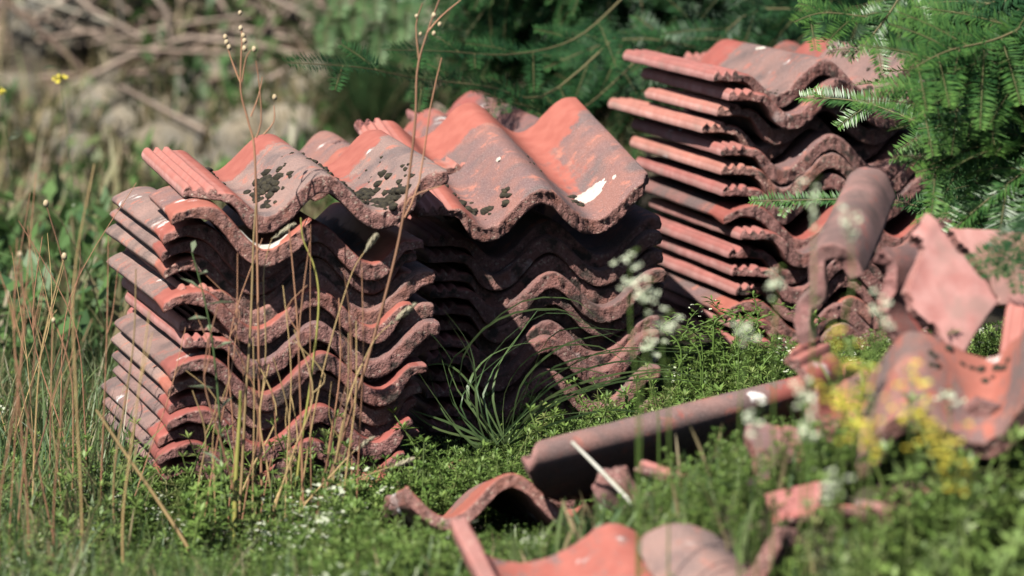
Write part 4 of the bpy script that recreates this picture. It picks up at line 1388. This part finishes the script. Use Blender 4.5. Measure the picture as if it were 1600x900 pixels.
# dry brush
q = Quads()
for k in range(170):
    px_, py_ = rb.gauss(340, 190), rb.gauss(50, 75)
    pb, db = PG(px_, py_, .0, 6.0, 13)
    x, y = pb.x, pb.y
    z = H(x, y) + rb.uniform(0, .12)
    a = rb.gauss(.5, .5); L = rb.uniform(.2, .9)
    dv = Vector((math.cos(a) * rb.choice((-1, 1, 1)), rb.uniform(-.3, .6), math.sin(a) * .6)).normalized() * L
    b = Vector((x, y, z)); mid = b + dv * .5 + Vector((rb.gauss(0, .04), rb.gauss(0, .04), rb.gauss(.02, .03)))
    q.tube(smooth_path([b, mid, b + dv], 5), [rb.uniform(.004, .009)] * 5, 3, (rb.random(), 0, .35 * (rb.random() < .12)))
tag(q.build('dry_brush', M_TWIG), 'tangle of dry brown twigs on the blurred bank', 'brush', None, 'stuff')
# low weeds on the bank
wp = []
for k in range(4):
    qq = Quads()
    for j in range(26):
        a = rb.uniform(0, 6.28); el = rb.uniform(.1, 1.2)
        c = Vector((rb.gauss(0, .03), rb.gauss(0, .03), rb.uniform(.0, .14)))
        d_ = Vector((math.cos(a) * math.cos(el), math.sin(a) * math.cos(el), math.sin(el)))
        qq.leaf(c, d_, Vector((-math.sin(a), math.cos(a), 0)), rb.uniform(.03, .06), rb.uniform(.012, .024), (rb.random(), 0, 0), .5)
    wp.append(qq.arr())
pos = []
for k in range(1100):
    x, y = rb.uniform(-2.2, .6), rb.uniform(.8, 5.5)
    if noise.noise(Vector((x * 2.2, y * 1.6, 77))) < .02 and y > 1.5: continue
    if blocked(x, y, H(x, y) + .2) or (x > -.1 and y < 1.6): continue
    pos.append((x, y, H(x, y)))
n = len(pos)
wd = scatter('bank_weeds', wp, np.array(pos), nrng.integers(0, 4, n), rot_zt(nrng.uniform(0, 6.28, n), np.abs(nrng.normal(0, .2, n)), nrng.uniform(0, 6.28, n)),
             nrng.uniform(.6, 1.4, n), M_WEED, np.stack([nrng.uniform(-.3, .3, n), np.clip(nrng.normal(0, .15, n), 0, .6), np.zeros(n)], -1))
tag(wd, 'leafy green weeds on the blurred bank', 'weeds', None, 'stuff')
# feathery pale green shrub behind the gap between left and middle stacks
sb, sd_ = PG(570, 250, 0, 6.3)
shr = thing('shrub', 'feathery pale green shrub blurred behind the left stack', 'shrub', sb)
ws, lf = Quads(), Quads()
for k in range(60):
    a = rb.uniform(0, 6.28); out = rb.uniform(.05, .32); h = rb.uniform(.08, .40)
    p = smooth_path([Vector((0, 0, 0)), Vector((math.cos(a) * out * .4, math.sin(a) * out * .4, h * .6)), Vector((math.cos(a) * out, math.sin(a) * out, h))], 9)
    ws.tube(p, [.003 - .0002 * i for i in range(9)], 3, (.3, .2, 0))
    needles(lf, p[2:], rb, .035, .007, n_w=.004)
ws.build('stems', M_YWOOD, shr); lf.build('foliage', M_SHRUB, shr)
hb, hd = PG(560, 40, 0, 5.3)
for (px, py, ex) in [(500, 60, -18), (585, 70, -20), (610, 55, -14), (540, 45, -10)]:
    dq = 6.6
    tp = P(px, py, dq)
    t = thing('fern_frond', f'pale green frond drooping from the top edge, {YS_ORD[[500, 540, 585, 610].index(px)]}', 'frond', P(px + 60, -120, dq), 'drooping fronds at the top edge')
    w_, nq_ = yew_spray([P(px + 60, -120, dq) - Vector(t.location), P(px + 40, -40, dq) - Vector(t.location), tp - Vector(t.location)], rb, 7, (.06, .12), .03, .003, .5, .2)
    st_ = w_.build('stem', M_YWOOD, t); nq_.build('leaflets', M_SHRUB, t)
